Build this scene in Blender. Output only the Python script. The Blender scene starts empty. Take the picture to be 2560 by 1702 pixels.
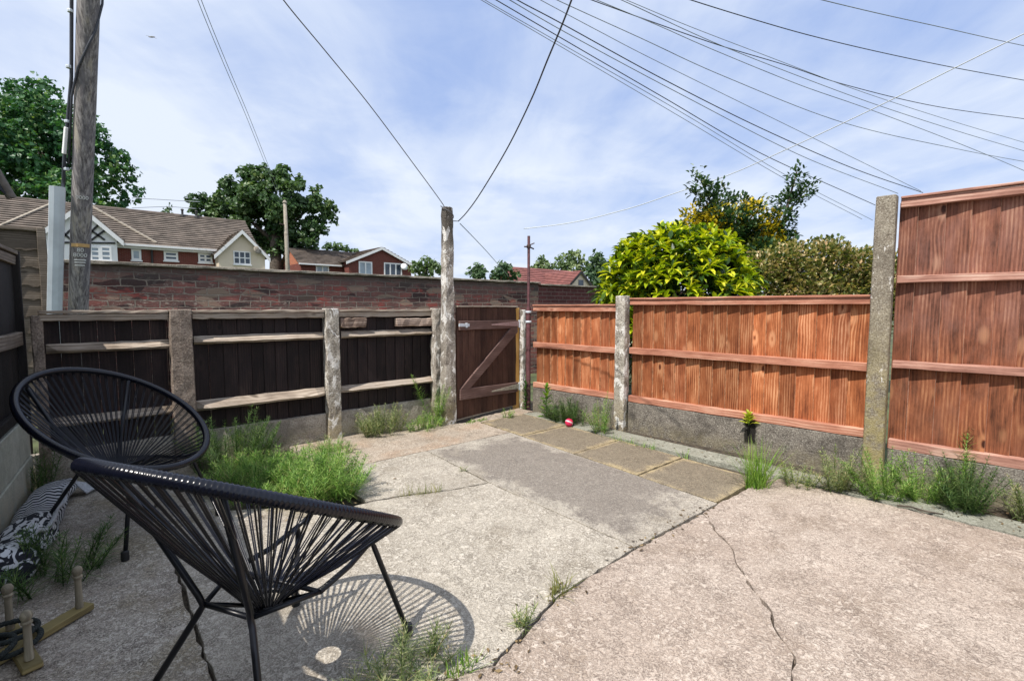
import bpy, bmesh, math, random
from mathutils import Vector, Matrix
from math import sin, cos, tan, atan2, radians, pi, exp, sqrt

S = bpy.context.scene
COL = S.collection
R = random.Random(11)

# ------------------------------------------------------------------ camera
F, CX, CY, YH, HC = 1200.0, 1280.0, 851.0, 768.0, 1.2
YAW, PITCH = radians(41), math.atan((851.0 - 768.0) / 1200.0)
cam_d = bpy.data.cameras.new('camera')
cam = bpy.data.objects.new('camera', cam_d)
COL.objects.link(cam)
cam.location = (0, 0, HC)
cam.rotation_euler = (pi / 2 - PITCH, 0, -YAW)
cam_d.sensor_width = 36
cam_d.lens = 36 * F / 2560
cam_d.clip_start = 0.05
cam_d.clip_end = 3000
S.camera = cam

# ------------------------------------------------------------------ light
SUN_AZ, SUN_EL = radians(192.7), radians(56.3)      # direction towards the sun, from +X counter-clockwise
sd = Vector((cos(SUN_AZ) * cos(SUN_EL), sin(SUN_AZ) * cos(SUN_EL), sin(SUN_EL)))
sun_d = bpy.data.lights.new('sun', 'SUN')
sun_d.energy = 4.1
sun_d.angle = radians(0.5)
sun_d.color = (1.0, 0.94, 0.86)
sun = bpy.data.objects.new('sun', sun_d)
COL.objects.link(sun)
sun.location = (0, 0, 30)
sun.rotation_euler = (-sd).to_track_quat('-Z', 'Y').to_euler()
S.view_settings.view_transform = 'Standard'
S.view_settings.look = 'None'
S.view_settings.exposure = 0.48
S.view_settings.gamma = 1.0
S.cycles.max_bounces = 6
S.cycles.diffuse_bounces = 3
S.cycles.glossy_bounces = 2
S.cycles.transmission_bounces = 3
S.cycles.transparent_max_bounces = 4
S.cycles.caustics_reflective = False
S.cycles.caustics_refractive = False


# ------------------------------------------------------------------ node helpers
class NT:
    def __init__(self, tree):
        self.t = tree
        self.n = tree.nodes
        self.l = tree.links

    def new(self, typ, **kw):
        n = self.n.new(typ)
        for k, v in kw.items():
            setattr(n, k, v)
        return n

    def put(self, sock, v):
        if v is None:
            return
        if hasattr(v, 'node'):
            self.l.new(v, sock)
        elif isinstance(v, (tuple, list)):
            if sock.type == 'RGBA' and len(v) == 3:
                v = (*v, 1)
            sock.default_value = v
        else:
            sock.default_value = v

    def math(self, op, a, b=0.5, c=None, clamp=False):
        n = self.new('ShaderNodeMath', operation=op, use_clamp=clamp)
        self.put(n.inputs[0], a)
        self.put(n.inputs[1], b)
        if c is not None:
            self.put(n.inputs[2], c)
        return n.outputs[0]

    def mix(self, f, a, b, mode='MIX'):
        n = self.new('ShaderNodeMix', data_type='RGBA', blend_type=mode)
        n.clamp_factor = True
        self.put(n.inputs[0], f)
        self.put(n.inputs[6], a)
        self.put(n.inputs[7], b)
        return n.outputs[2]

    def ss(self, x, lo, hi):                       # smoothstep from lo to hi
        n = self.new('ShaderNodeMapRange', interpolation_type='SMOOTHSTEP')
        self.put(n.inputs[0], x)
        n.inputs[1].default_value = lo
        n.inputs[2].default_value = hi
        return n.outputs[0]

    def noise(self, vec, scale, detail=4, rough=0.55, dist=0.0, out=0):
        n = self.new('ShaderNodeTexNoise')
        self.put(n.inputs['Vector'], vec)
        n.inputs['Scale'].default_value = scale
        n.inputs['Detail'].default_value = detail
        n.inputs['Roughness'].default_value = rough
        n.inputs['Distortion'].default_value = dist
        return n.outputs[out]

    def voro(self, vec, scale, feature='F1', out='Distance', rnd=1.0):
        n = self.new('ShaderNodeTexVoronoi', feature=feature)
        self.put(n.inputs['Vector'], vec)
        n.inputs['Scale'].default_value = scale
        n.inputs['Randomness'].default_value = rnd
        return n.outputs[out]

    def map(self, vec, scale=(1, 1, 1), loc=(0, 0, 0), rot=(0, 0, 0)):
        n = self.new('ShaderNodeMapping')
        self.put(n.inputs[0], vec)
        n.inputs[1].default_value = loc
        n.inputs[2].default_value = rot
        n.inputs[3].default_value = scale
        return n.outputs[0]

    def sep(self, vec):
        n = self.new('ShaderNodeSeparateXYZ')
        self.put(n.inputs[0], vec)
        return n.outputs

    def comb(self, x, y, z):
        n = self.new('ShaderNodeCombineXYZ')
        for i, v in enumerate((x, y, z)):
            self.put(n.inputs[i], v)
        return n.outputs[0]

    def bump(self, h, strength=0.5, dist=0.01, normal=None):
        n = self.new('ShaderNodeBump')
        self.put(n.inputs['Height'], h)
        n.inputs['Strength'].default_value = strength
        n.inputs['Distance'].default_value = dist
        if normal is not None:
            self.put(n.inputs['Normal'], normal)
        return n.outputs[0]

    def geo(self):
        return self.new('ShaderNodeNewGeometry').outputs

    def tc(self, which='Object'):
        return self.new('ShaderNodeTexCoord').outputs[which]


def material(name):
    m = bpy.data.materials.new(name)
    m.use_nodes = True
    N = NT(m.node_tree)
    p = m.node_tree.nodes['Principled BSDF']
    return m, N, p


def plain(name, col, rough=0.6, metal=0.0, var=0.15, scale=20, bump=0.0, spec=0.5):
    m, N, p = material(name)
    pos = N.geo()['Position']
    a = N.noise(pos, scale, 5, 0.6)
    dark = tuple(c * (1 - var) for c in col)
    lite = tuple(min(1, c * (1 + var)) for c in col)
    N.put(p.inputs['Base Color'], N.mix(N.ss(a, 0.3, 0.7), dark, lite))
    p.inputs['Roughness'].default_value = rough
    p.inputs['Metallic'].default_value = metal
    p.inputs['Specular IOR Level'].default_value = spec
    if bump:
        N.put(p.inputs['Normal'], N.bump(a, bump, 0.01))
    return m


def wood(name, c_dark, c_mid, c_lite, knot=(0.1, 0.03, 0.01), knots=1.0, grain=1.0, horiz=False, grey=None, rough=0.75, tone=0.35, hue=None, grey_w=0.8, warm_low=0.0):
    """board timber: grain bands flow round knots, tone differs from board to board"""
    m, N, p = material(name)
    g = N.geo()
    x, y, z = N.sep(g['Position'])
    rnd = g['Random Per Island']
    along = N.math('ADD', x, y)
    u, v = (z, along) if horiz else (along, z)
    off = N.math('MULTIPLY', rnd, 37.0)
    # a knot every so often: cells twice as long as wide
    vk = N.comb(N.math('ADD', N.math('MULTIPLY', u, 7.0), off), N.math('ADD', N.math('MULTIPLY', v, 3.4), off), 0.0)
    kd = N.voro(vk, 1.0, rnd=0.9)
    ring = N.math('MULTIPLY', N.math('POWER', 2.718, N.math('MULTIPLY', kd, -5.5)), 15.0 * knots)
    vw = N.comb(N.math('MULTIPLY', u, 3.0), N.math('ADD', N.math('MULTIPLY', v, 0.7), off), rnd)
    wob = N.math('MULTIPLY', N.noise(vw, 2.0, 2), 8.0)
    ph = N.math('ADD', N.math('ADD', N.math('MULTIPLY', u, 300.0), wob), ring)
    band = N.math('MULTIPLY_ADD', N.math('SINE', ph), 0.5, 0.5)
    amp = N.noise(N.comb(N.math('MULTIPLY', u, 12.0), N.math('ADD', N.math('MULTIPLY', v, 1.2), off), 0.0), 1.0, 3)
    band = N.math('MULTIPLY', band, N.ss(amp, 0.35, 0.65))
    fib = N.noise(N.comb(N.math('MULTIPLY', u, 170.0), N.math('ADD', N.math('MULTIPLY', v, 4.0), off), 0.0), 1.0, 4, 0.75)
    bl = N.noise(N.comb(N.math('MULTIPLY', u, 11.0), N.math('ADD', N.math('MULTIPLY', v, 4.0), off), 0.0), 1.0, 5, 0.65)
    f = N.math('ADD', N.math('MULTIPLY', band, 0.22 * grain), N.math('ADD', N.math('MULTIPLY', fib, 0.42), N.math('MULTIPLY', bl, 0.55)))
    c = N.mix(N.ss(f, 0.34, 0.60), c_dark, c_mid)
    c = N.mix(N.ss(f, 0.54, 0.80), c, c_lite)
    if knots:
        halo = N.math('MULTIPLY', N.math('MULTIPLY', N.ss(kd, 0.30, 0.16), N.ss(kd, 0.08, 0.14)), 0.55 * min(1, knots))
        c = N.mix(halo, c, c_lite)
        kn = N.math('MULTIPLY', N.ss(kd, 0.11, 0.06), min(1, knots))
        c = N.mix(kn, c, knot)
    if hue:
        h2 = N.math('FRACT', N.math('MULTIPLY', rnd, 7.31))
        c = N.mix(N.math('MULTIPLY', N.ss(h2, 0.45, 1.0), 0.6), c, N.mix(1.0, c, hue, 'MULTIPLY'))
    if grey:
        gr = N.noise(N.comb(N.math('MULTIPLY', u, 6.0), N.math('MULTIPLY', v, 3.0), off), 1.0, 6, 0.7)
        c = N.mix(N.math('MULTIPLY', N.ss(gr, 0.45, 0.66), grey_w), c, grey)
    if warm_low:
        c = N.mix(N.math('MULTIPLY', N.ss(z, 1.3, 0.7), warm_low), c, N.mix(1.0, c, (1.05, 0.88, 0.62), 'MULTIPLY'))
    tn = N.math('MULTIPLY_ADD', rnd, tone, 1 - tone * 0.55)
    c = N.mix(1.0, c, N.comb(tn, tn, tn), 'MULTIPLY')
    N.put(p.inputs['Base Color'], c)
    p.inputs['Roughness'].default_value = rough
    p.inputs['Specular IOR Level'].default_value = 0.25
    h = N.math('ADD', N.math('MULTIPLY', fib, 0.8), N.math('MULTIPLY', band, 0.3))
    N.put(p.inputs['Normal'], N.bump(h, 0.6, 0.004))
    return m


def concrete(name, base, dark, lite, paint=0.0, algae=0.0, algae_top=0.5, algae_col=(0.16, 0.15, 0.04), grit=1.0, stain=0.5, bump=0.6, darktop=0.0):
    m, N, p = material(name)
    g = N.geo()
    pos = g['Position']
    x, y, z = N.sep(pos)
    big = N.noise(pos, 3.0, 5, 0.6)
    mid = N.noise(pos, 14.0, 5, 0.65)
    fine = N.noise(pos, 95.0, 4, 0.7)
    c = N.mix(N.ss(mid, 0.3, 0.7), dark, base)
    c = N.mix(N.math('MULTIPLY', N.ss(fine, 0.5, 0.68), 0.7 * grit), c, lite)
    c = N.mix(N.math('MULTIPLY', N.ss(fine, 0.47, 0.33), 0.75 * grit), c, tuple(k * 0.35 for k in dark))
    c = N.mix(N.math('MULTIPLY', N.ss(big, 0.5, 0.66), stain), c, tuple(k * 0.55 for k in dark))
    if algae:
        f = N.math('MULTIPLY', N.ss(z, algae_top, 0.0), N.ss(mid, 0.3, 0.6))
        c = N.mix(N.math('MULTIPLY', f, algae), c, algae_col)
    if darktop:
        c = N.mix(N.math('MULTIPLY', N.ss(N.math('ADD', z, N.math('MULTIPLY', mid, 0.3)), darktop, darktop + 0.25), 0.85), c, (0.055, 0.047, 0.04))
    if paint:
        pp = N.noise(N.map(pos, (1, 1, 0.6)), 11.0, 6, 0.7, 0.6)
        c = N.mix(N.ss(pp, 0.66 - 0.22 * paint, 0.69 - 0.22 * paint), c, (0.72, 0.70, 0.66))
    N.put(p.inputs['Base Color'], c)
    p.inputs['Roughness'].default_value = 0.92
    p.inputs['Specular IOR Level'].default_value = 0.2
    pit = N.voro(pos, 60.0)
    h = N.math('ADD', N.math('MULTIPLY', mid, 1.2), N.math('ADD', fine, N.math('MULTIPLY', pit, 0.3)))
    N.put(p.inputs['Normal'], N.bump(h, bump, 0.012))
    return m


def paving(name, c1, c2, speck_l, speck_d, warm=None, centre=None, edge=None, centre_w=0.8, seed=0.0, lite_w=0.8, ragged=0.30):
    """weathered cast concrete seen close: gritty aggregate, stains with shapes of their own"""
    m, N, p = material(name)
    pos = N.map(N.geo()['Position'], (1, 1, 1), (seed, seed * 0.7, 0))
    big = N.noise(pos, 1.6, 5, 0.6, 0.4)
    mid = N.noise(pos, 8.0, 6, 0.7, 0.3)
    wv = N.noise(pos, 44.0, 3, 0.6, 1.3)
    wv2 = N.noise(N.map(pos, (1, 1, 1), (2.2, 5.1, 0)), 72.0, 3, 0.6, 0.8)
    fine = N.noise(pos, 140.0, 3, 0.7)
    c = N.mix(N.ss(big, 0.33, 0.68), c1, c2)
    c = N.mix(N.math('MULTIPLY', N.ss(mid, 0.50, 0.70), 0.55), c, tuple(k * 0.60 for k in c1))
    blot = N.noise(N.map(pos, (1, 1, 1), (6.6, 0.4, 0)), 2.4, 8, 0.72, 0.3)
    c = N.mix(N.math('MULTIPLY', N.ss(blot, 0.51, 0.64), 0.5), c, (c1[0] * 0.58, c1[1] * 0.54, c1[2] * 0.48))
    c = N.mix(N.math('MULTIPLY', N.ss(blot, 0.46, 0.34), 0.45), c, tuple(min(.7, k * 1.25) for k in c2))
    if warm:
        wn = N.noise(N.map(pos, (1, 1, 1), (3.1, 8.2, 0)), 2.3, 5, 0.65)
        c = N.mix(N.math('MULTIPLY', N.ss(wn, 0.47, 0.66), 0.75), c, warm)
    if centre or edge:
        gx, gy, gz = N.sep(N.tc('Generated'))
        bx = N.math('MINIMUM', gx, N.math('SUBTRACT', 1.0, gx))
        by = N.math('MINIMUM', gy, N.math('SUBTRACT', 1.0, gy))
        d = N.math('MINIMUM', bx, by)
        d = N.math('ADD', d, N.math('MULTIPLY', N.math('SUBTRACT', N.noise(pos, 4.0, 7, 0.7), 0.5), ragged))
        if centre:
            c = N.mix(N.math('MULTIPLY', N.ss(d, 0.04, 0.15), centre_w), c, centre)
        if edge:
            c = N.mix(N.math('MULTIPLY', N.ss(d, 0.09, 0.0), 0.8), c, edge)
    c = N.mix(N.math('MULTIPLY', N.ss(wv, 0.50, 0.66), N.math('MULTIPLY', N.math('MULTIPLY_ADD', N.ss(N.noise(N.map(pos, (1, 1, 1), (0.3, 4.9, 0)), 3.2, 6, 0.65), 0.4, 0.62), 0.7, 0.3), lite_w)), c, speck_l)
    l1 = N.ss(N.math('ABSOLUTE', N.math('SUBTRACT', wv, 0.47)), 0.055, 0.0)
    l2 = N.ss(N.math('ABSOLUTE', N.math('SUBTRACT', wv2, 0.50)), 0.050, 0.0)
    patch = N.math('MULTIPLY_ADD', N.ss(mid, 0.36, 0.62), 0.6, 0.4)
    c = N.mix(N.math('MULTIPLY', N.math('MULTIPLY', l1, patch), 0.9), c, speck_d)
    c = N.mix(N.math('MULTIPLY', l2, 0.6), c, speck_d)
    c = N.mix(N.math('MULTIPLY', N.ss(fine, 0.42, 0.28), 0.75), c, tuple(k * 0.5 for k in speck_d))
    c = N.mix(N.math('MULTIPLY', N.ss(fine, 0.58, 0.7), 0.5), c, tuple(min(.8, k * 1.2) for k in speck_l))
    sp = N.noise(N.map(pos, (1, 1, 1), (9.2, 2.4, 0)), 4.2, 6, 0.72)
    c = N.mix(N.math('MULTIPLY', N.ss(sp, 0.66, 0.72), 0.7), c, tuple(min(.8, k * 1.1) for k in speck_l))
    N.put(p.inputs['Base Color'], c)
    p.inputs['Roughness'].default_value = 0.9
    p.inputs['Specular IOR Level'].default_value = 0.25
    h = N.math('ADD', N.math('MULTIPLY', wv, 1.2), N.math('ADD', N.math('MULTIPLY', fine, 0.4), N.math('MULTIPLY', mid, 0.7)))
    N.put(p.inputs['Normal'], N.bump(h, 0.8, 0.010))
    return m


def bricks(name, c1, c2, mortar, soot=(0.03, 0.025, 0.024), soot_amt=0.6, bw=0.225, rh=0.075, ms=0.007, chips=0.0, along='x', bump=0.6):
    m, N, p = material(name)
    pos = N.geo()['Position']
    x, y, z = N.sep(pos)
    u = x if along == 'x' else (y if along == 'y' else N.math('ADD', x, y))
    wob = N.math('MULTIPLY', N.math('SUBTRACT', N.noise(pos, 7.0, 4), 0.5), 0.05 * (1 if chips else 0))
    v = N.comb(N.math('ADD', u, wob), N.math('ADD', z, wob), 0.0)
    b = N.new('ShaderNodeTexBrick')
    N.put(b.inputs['Vector'], v)
    N.put(b.inputs['Color1'], c1)
    N.put(b.inputs['Color2'], c2)
    N.put(b.inputs['Mortar'], mortar)
    b.inputs['Scale'].default_value = 1.0
    b.inputs['Mortar Size'].default_value = ms
    b.inputs['Mortar Smooth'].default_value = 0.3
    b.inputs['Bias'].default_value = -0.1
    b.inputs['Brick Width'].default_value = bw
    b.inputs['Row Height'].default_value = rh
    c = b.outputs['Color']
    s = N.noise(N.map(pos, (1, 1, 1.9)), 4.2, 8, 0.78)
    c = N.mix(N.math('MULTIPLY', N.ss(s, 0.42, 0.62), soot_amt), c, soot)
    fn = N.noise(pos, 40.0, 4, 0.7)
    c = N.mix(N.math('MULTIPLY', N.ss(fn, 0.55, 0.7), 0.35), c, tuple(min(1, k * 1.7) for k in mortar))
    if chips:
        ch = N.noise(N.map(pos, (1, 1, 2.2)), 12.0, 6, 0.78)
        lf_ = N.math('MULTIPLY_ADD', N.ss(x, 3.2, 0.3), 0.06, 0.0)
        ch = N.math('ADD', ch, lf_)
        c = N.mix(N.math('MULTIPLY', N.ss(ch, 0.60, 0.69), 0.75), c, (0.46, 0.40, 0.33))
        dk = N.voro(N.comb(N.math('MULTIPLY', x, 3.6), N.math('MULTIPLY', z, 11.0), 0.0), 1.0, out='Color')
        dr_, dg_, db_ = N.sep(dk)
        c = N.mix(N.math('MULTIPLY', N.math('MULTIPLY', N.ss(dr_, 0.72, 0.8), N.math('SUBTRACT', 1.0, b.outputs['Fac'])), 0.7), c, (0.03, 0.026, 0.028))
        c = N.mix(N.math('MULTIPLY', N.math('MULTIPLY', N.ss(dg_, 0.80, 0.88), N.math('SUBTRACT', 1.0, b.outputs['Fac'])), 0.6), c, (0.40, 0.30, 0.22))
        rd = N.noise(N.map(pos, (1, 1, 2.4), (5, 3, 1)), 3.2, 5, 0.7)
        c = N.mix(N.math('MULTIPLY', N.math('MULTIPLY', N.ss(rd, 0.56, 0.66), N.math('SUBTRACT', 1.0, b.outputs['Fac'])), 0.8), c, (0.36, 0.085, 0.07))
        zt = N.ss(z, 1.42, 1.62)
        c = N.mix(N.math('MULTIPLY', zt, 0.72), c, (0.11, 0.092, 0.085))
    N.put(p.inputs['Base Color'], c)
    p.inputs['Roughness'].default_value = 0.9
    p.inputs['Specular IOR Level'].default_value = 0.2
    h = N.math('ADD', N.math('MULTIPLY', b.outputs['Fac'], -1.0), N.math('MULTIPLY', fn, 0.6))
    N.put(p.inputs['Normal'], N.bump(h, bump, 0.012))
    return m


def leaf(name, cols, trans=0.3, rough=0.45, spec=0.4, tcol=None, clump=0.0):
    """cols: list of (position, colour) chosen leaf by leaf"""
    m, N, p = material(name)
    g = N.geo()
    r = N.new('ShaderNodeValToRGB')
    e = r.color_ramp.elements
    e[0].position, e[0].color = cols[0][0], (*cols[0][1], 1)
    e[1].position, e[1].color = cols[-1][0], (*cols[-1][1], 1)
    for q, k in cols[1:-1]:
        w = e.new(q)
        w.color = (*k, 1)
    f = g['Random Per Island']
    if clump:
        cn = N.noise(g['Position'], clump, 3, 0.5)
        f = N.math('ADD', N.math('MULTIPLY', f, 0.55), N.math('MULTIPLY', N.ss(cn, 0.35, 0.65), 0.45))
    N.put(r.inputs[0], f)
    N.put(p.inputs['Base Color'], r.outputs[0])
    p.inputs['Roughness'].default_value = rough
    p.inputs['Specular IOR Level'].default_value = spec
    t = N.new('ShaderNodeBsdfTranslucent')
    N.put(t.inputs[0], N.mix(1.0, r.outputs[0], tcol or (1.3, 1.5, 0.6), 'MULTIPLY'))
    mx = N.new('ShaderNodeMixShader')
    mx.inputs[0].default_value = trans
    N.l.new(p.outputs[0], mx.inputs[1])
    N.l.new(t.outputs[0], mx.inputs[2])
    N.l.new(mx.outputs[0], m.node_tree.nodes['Material Output'].inputs[0])
    return m


# ------------------------------------------------------------------ sky
W = bpy.data.worlds.new('World')
S.world = W
W.use_nodes = True
N = NT(W.node_tree)
bg = W.node_tree.nodes['Background']
sky = N.new('ShaderNodeTexSky', sky_type='NISHITA')
sky.sun_disc = False
sky.sun_elevation = SUN_EL
sky.sun_rotation = atan2(sd.x, sd.y)
sky.altitude = 50
sky.air_density = 1.0
sky.dust_density = 1.2
sky.ozone_density = 2.0
gen = N.tc('Generated')
dx, dy, dz = N.sep(gen)
den = N.math('ADD', N.math('MAXIMUM', dz, 0.0), 0.12)
pl = N.comb(N.math('DIVIDE', dx, den), N.math('DIVIDE', dy, den), 0.0)
warp = N.noise(pl, 1.1, 3, 0.5, 0, 1)
plw = N.new('ShaderNodeMix', data_type='VECTOR')
plw.inputs[0].default_value = 0.30
N.put(plw.inputs[4], pl)
N.put(plw.inputs[5], warp)
st = N.map(N.map(plw.outputs[1], rot=(0, 0, radians(-52))), (0.42, 1.9, 1))
cir = N.noise(st, 1.3, 8, 0.55, 0.25)
puff = N.noise(N.map(pl, (1, 1, 1), (4.3, 1.7, 0)), 0.8, 7, 0.55, 0.25)
wisp = N.noise(N.map(pl, (1, 1, 1), (1.2, 7.7, 0)), 2.6, 6, 0.6, 0.6)
# more veil on the sunny west side and near the horizon
veil = N.math('ADD', N.ss(dx, 0.85, -0.35), N.math('MULTIPLY', N.ss(dz, 0.40, 0.0), 0.75))
f1 = N.ss(cir, 0.34, 0.68)
f2 = N.ss(puff, 0.36, 0.62)
fac = N.math('ADD', N.math('MULTIPLY', f1, 0.46), N.math('MULTIPLY', f2, 0.46))
fac = N.math('ADD', fac, N.math('MULTIPLY', N.ss(wisp, 0.4, 0.65), 0.12))
fac = N.math('ADD', fac, N.math('MULTIPLY', veil, 0.52))
fac = N.math('SUBTRACT', fac, 0.08, clamp=True)
base = N.mix(0.25, (2.75, 3.8, 6.6), sky.outputs[0])
col = N.mix(fac, base, (5.6, 6.15, 7.1))
N.put(bg.inputs[0], col)
bg.inputs[1].default_value = 0.105


# ------------------------------------------------------------------ mesh helpers
def V(*a):
    return Vector(a)


class MB:
    def __init__(self):
        self.v, self.f = [], []

    def add(self, vs, fs):
        o = len(self.v)
        self.v += [tuple(p) for p in vs]
        self.f += [tuple(i + o for i in f) for f in fs]

    def box(self, x0, x1, y0, y1, z0, z1):
        self.add([(x0, y0, z0), (x1, y0, z0), (x1, y1, z0), (x0, y1, z0), (x0, y0, z1), (x1, y0, z1), (x1, y1, z1), (x0, y1, z1)],
                 [(0, 3, 2, 1), (4, 5, 6, 7), (0, 1, 5, 4), (1, 2, 6, 5), (2, 3, 7, 6), (3, 0, 4, 7)])
        return self

    def hexa(self, a, b):                            # two quads (bottom ring a, top ring b, both counter-clockwise from above)
        self.add(list(a) + list(b), [(3, 2, 1, 0), (4, 5, 6, 7), (0, 1, 5, 4), (1, 2, 6, 5), (2, 3, 7, 6), (3, 0, 4, 7)])
        return self

    def prism(self, pts, z0, z1):                    # pts counter-clockwise xy
        n = len(pts)
        self.add([(p[0], p[1], z0) for p in pts] + [(p[0], p[1], z1) for p in pts],
                 [tuple(range(n - 1, -1, -1)), tuple(range(n, 2 * n))] + [(i, (i + 1) % n, n + (i + 1) % n, n + i) for i in range(n)])
        return self

    def extrude(self, pts, vec):                     # planar 3-D outline pushed along vec
        n = len(pts)
        vec = Vector(vec)
        self.add([Vector(p) for p in pts] + [Vector(p) + vec for p in pts],
                 [tuple(range(n - 1, -1, -1)), tuple(range(n, 2 * n))] + [(i, (i + 1) % n, n + (i + 1) % n, n + i) for i in range(n)])
        return self

    def tube(self, pts, r, n=8, closed=False, cap=True):
        pts = [Vector(p) for p in pts]
        k = len(pts)
        rs = r if isinstance(r, (list, tuple)) else [r] * k
        vs, fs = [], []
        ref = None
        for i, p in enumerate(pts):
            if closed:
                t = pts[(i + 1) % k] - pts[i - 1]
            else:
                t = pts[min(i + 1, k - 1)] - pts[max(i - 1, 0)]
            t.normalize()
            if ref is None:
                ref = Vector((0, 0, 1)) if abs(t.z) < 0.9 else Vector((1, 0, 0))
            a = (ref - t * ref.dot(t)).normalized()
            b = t.cross(a)
            ref = a
            for j in range(n):
                q = 2 * pi * j / n
                vs.append(p + (a * cos(q) + b * sin(q)) * rs[i])
        m = k if closed else k - 1
        for i in range(m):
            for j in range(n):
                i2 = (i + 1) % k
                fs.append((i * n + j, i * n + (j + 1) % n, i2 * n + (j + 1) % n, i2 * n + j))
        if cap and not closed:
            fs.append(tuple(range(n - 1, -1, -1)))
            fs.append(tuple((k - 1) * n + j for j in range(n)))
        self.add(vs, fs)
        return self

    def lathe(self, prof, c=(0, 0, 0), n=16, axis=None):
        vs, fs = [], []
        c = Vector(c)
        M = Matrix.Identity(3) if axis is None else Vector(axis).normalized().to_track_quat('Z', 'Y').to_matrix()
        for (r, z) in prof:
            for j in range(n):
                q = 2 * pi * j / n
                vs.append(c + M @ Vector((r * cos(q), r * sin(q), z)))
        k = len(prof)
        for i in range(k - 1):
            for j in range(n):
                fs.append((i * n + j, i * n + (j + 1) % n, (i + 1) * n + (j + 1) % n, (i + 1) * n + j))
        fs.append(tuple(range(n - 1, -1, -1)))
        fs.append(tuple((k - 1) * n + j for j in range(n)))
        self.add(vs, fs)
        return self

    def bar(self, p0, p1, w, h, up=(0, 0, 1), jit=0.0, segs=1, ends=(0, 0)):
        """squared bar along p0-p1; w across, h along up; jit roughens it"""
        p0, p1 = Vector(p0), Vector(p1)
        t = (p1 - p0).normalized()
        up = Vector(up)
        up = (up - t * up.dot(t)).normalized()
        s = t.cross(up)
        vs, fs = [], []
        for i in range(segs + 1):
            q = i / segs
            p = p0.lerp(p1, q)
            for a, b in ((-1, -1), (1, -1), (1, 1), (-1, 1)):
                j = lambda: R.uniform(-jit, jit)
                vs.append(p + s * (a * w / 2 + j()) + up * (b * h / 2 + j()) + t * (j() if 0 < i < segs else 0))
        for i in range(segs):
            o = i * 4
            for k in range(4):
                fs.append((o + k, o + (k + 1) % 4, o + 4 + (k + 1) % 4, o + 4 + k))
        fs.append((3, 2, 1, 0))
        o = segs * 4
        fs.append((o, o + 1, o + 2, o + 3))
        self.add(vs, fs)
        return self

    def build(self, name, mat, parent=None, base=None, smooth=False, bevel=0.0, kind=None, seg=1, angle=None):
        if parent is not None:
            b = Vector(BASE[parent.name])
        elif base is not None:
            b = Vector(base)
        else:
            b = Vector((0, 0, 0))
        me = bpy.data.meshes.new(name)
        me.from_pydata([(p[0] - b.x, p[1] - b.y, p[2] - b.z) for p in self.v], [], self.f)
        me.update()
        if mat is not None:
            me.materials.append(mat)
        if smooth:
            me.polygons.foreach_set('use_smooth', [True] * len(me.polygons))
        o = bpy.data.objects.new(name, me)
        COL.objects.link(o)
        if parent is not None:
            o.parent = parent
            BASE[o.name] = b
        else:
            o.location = b
            BASE[o.name] = b
        if angle is not None:
            bm = bmesh.new()
            bm.from_mesh(me)
            for e in bm.edges:
                if len(e.link_faces) == 2 and e.calc_face_angle(0) > radians(angle):
                    e.smooth = False
            bm.to_mesh(me)
            bm.free()
        if bevel:
            md = o.modifiers.new('bevel', 'BEVEL')
            md.width = bevel
            md.segments = seg
            md.limit_method = 'ANGLE'
            md.angle_limit = radians(40)
        if kind:
            o['kind'] = kind
        return o


BASE = {}


def tag(o, label=None, cat=None, group=None, kind=None):
    if label:
        o['label'] = label
    if cat:
        o['category'] = cat
    if group:
        o['group'] = group
    if kind:
        o['kind'] = kind
    return o


def thing(name, label, cat, loc=(0, 0, 0), group=None):
    o = bpy.data.objects.new(name, None)
    o.empty_display_size = 0.1
    COL.objects.link(o)
    o.location = loc
    BASE[o.name] = Vector(loc)
    return tag(o, label, cat, group)


FW = V(sin(YAW) * cos(PITCH), cos(YAW) * cos(PITCH), -sin(PITCH))
RT = V(cos(YAW), -sin(YAW), 0)
UP = RT.cross(FW)


def at(x, y, d):
    """world point whose distance along the view axis is d metres"""
    return V(0, 0, HC) + (FW + RT * ((x - CX) / F) - UP * ((y - CY) / F)) * d


def on_y(x, y, Y):
    r = FW + RT * ((x - CX) / F) - UP * ((y - CY) / F)
    return V(0, 0, HC) + r * (Y / r.y)


# ------------------------------------------------------------------ materials
M = {}
M['soil'] = plain('soil', (0.06, 0.047, 0.033), 0.95, var=0.6, scale=30, bump=1.0)
M['land'] = plain('rough_land', (0.07, 0.085, 0.035), 0.95, var=0.5, scale=2)
M['pave_pink'] = paving('pink_concrete', (0.42, 0.34, 0.28), (0.50, 0.42, 0.355), (0.66, 0.58, 0.50), (0.14, 0.108, 0.088), seed=1.0, lite_w=0.7)
M['pave_grey'] = paving('pale_concrete', (0.42, 0.38, 0.32), (0.50, 0.455, 0.385), (0.66, 0.61, 0.53), (0.14, 0.12, 0.095), seed=5.0)
M['pave_stain'] = paving('stained_concrete', (0.44, 0.40, 0.335), (0.49, 0.445, 0.375), (0.47, 0.435, 0.385), (0.11, 0.095, 0.085), centre=(0.225, 0.198, 0.17), centre_w=0.85, seed=9.0, lite_w=0.35, ragged=0.55)
M['pave_warm'] = paving('warm_concrete', (0.40, 0.34, 0.275), (0.49, 0.41, 0.33), (0.60, 0.53, 0.44), (0.13, 0.105, 0.08), warm=(0.44, 0.31, 0.215), seed=14.0)
M['pave_flag'] = paving('lichen_flagstone', (0.27, 0.225, 0.16), (0.34, 0.285, 0.205), (0.36, 0.295, 0.20), (0.075, 0.06, 0.045), centre=(0.23, 0.195, 0.145), centre_w=0.75, edge=(0.50, 0.40, 0.23), seed=20.0, lite_w=0.4, ragged=0.42)
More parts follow.
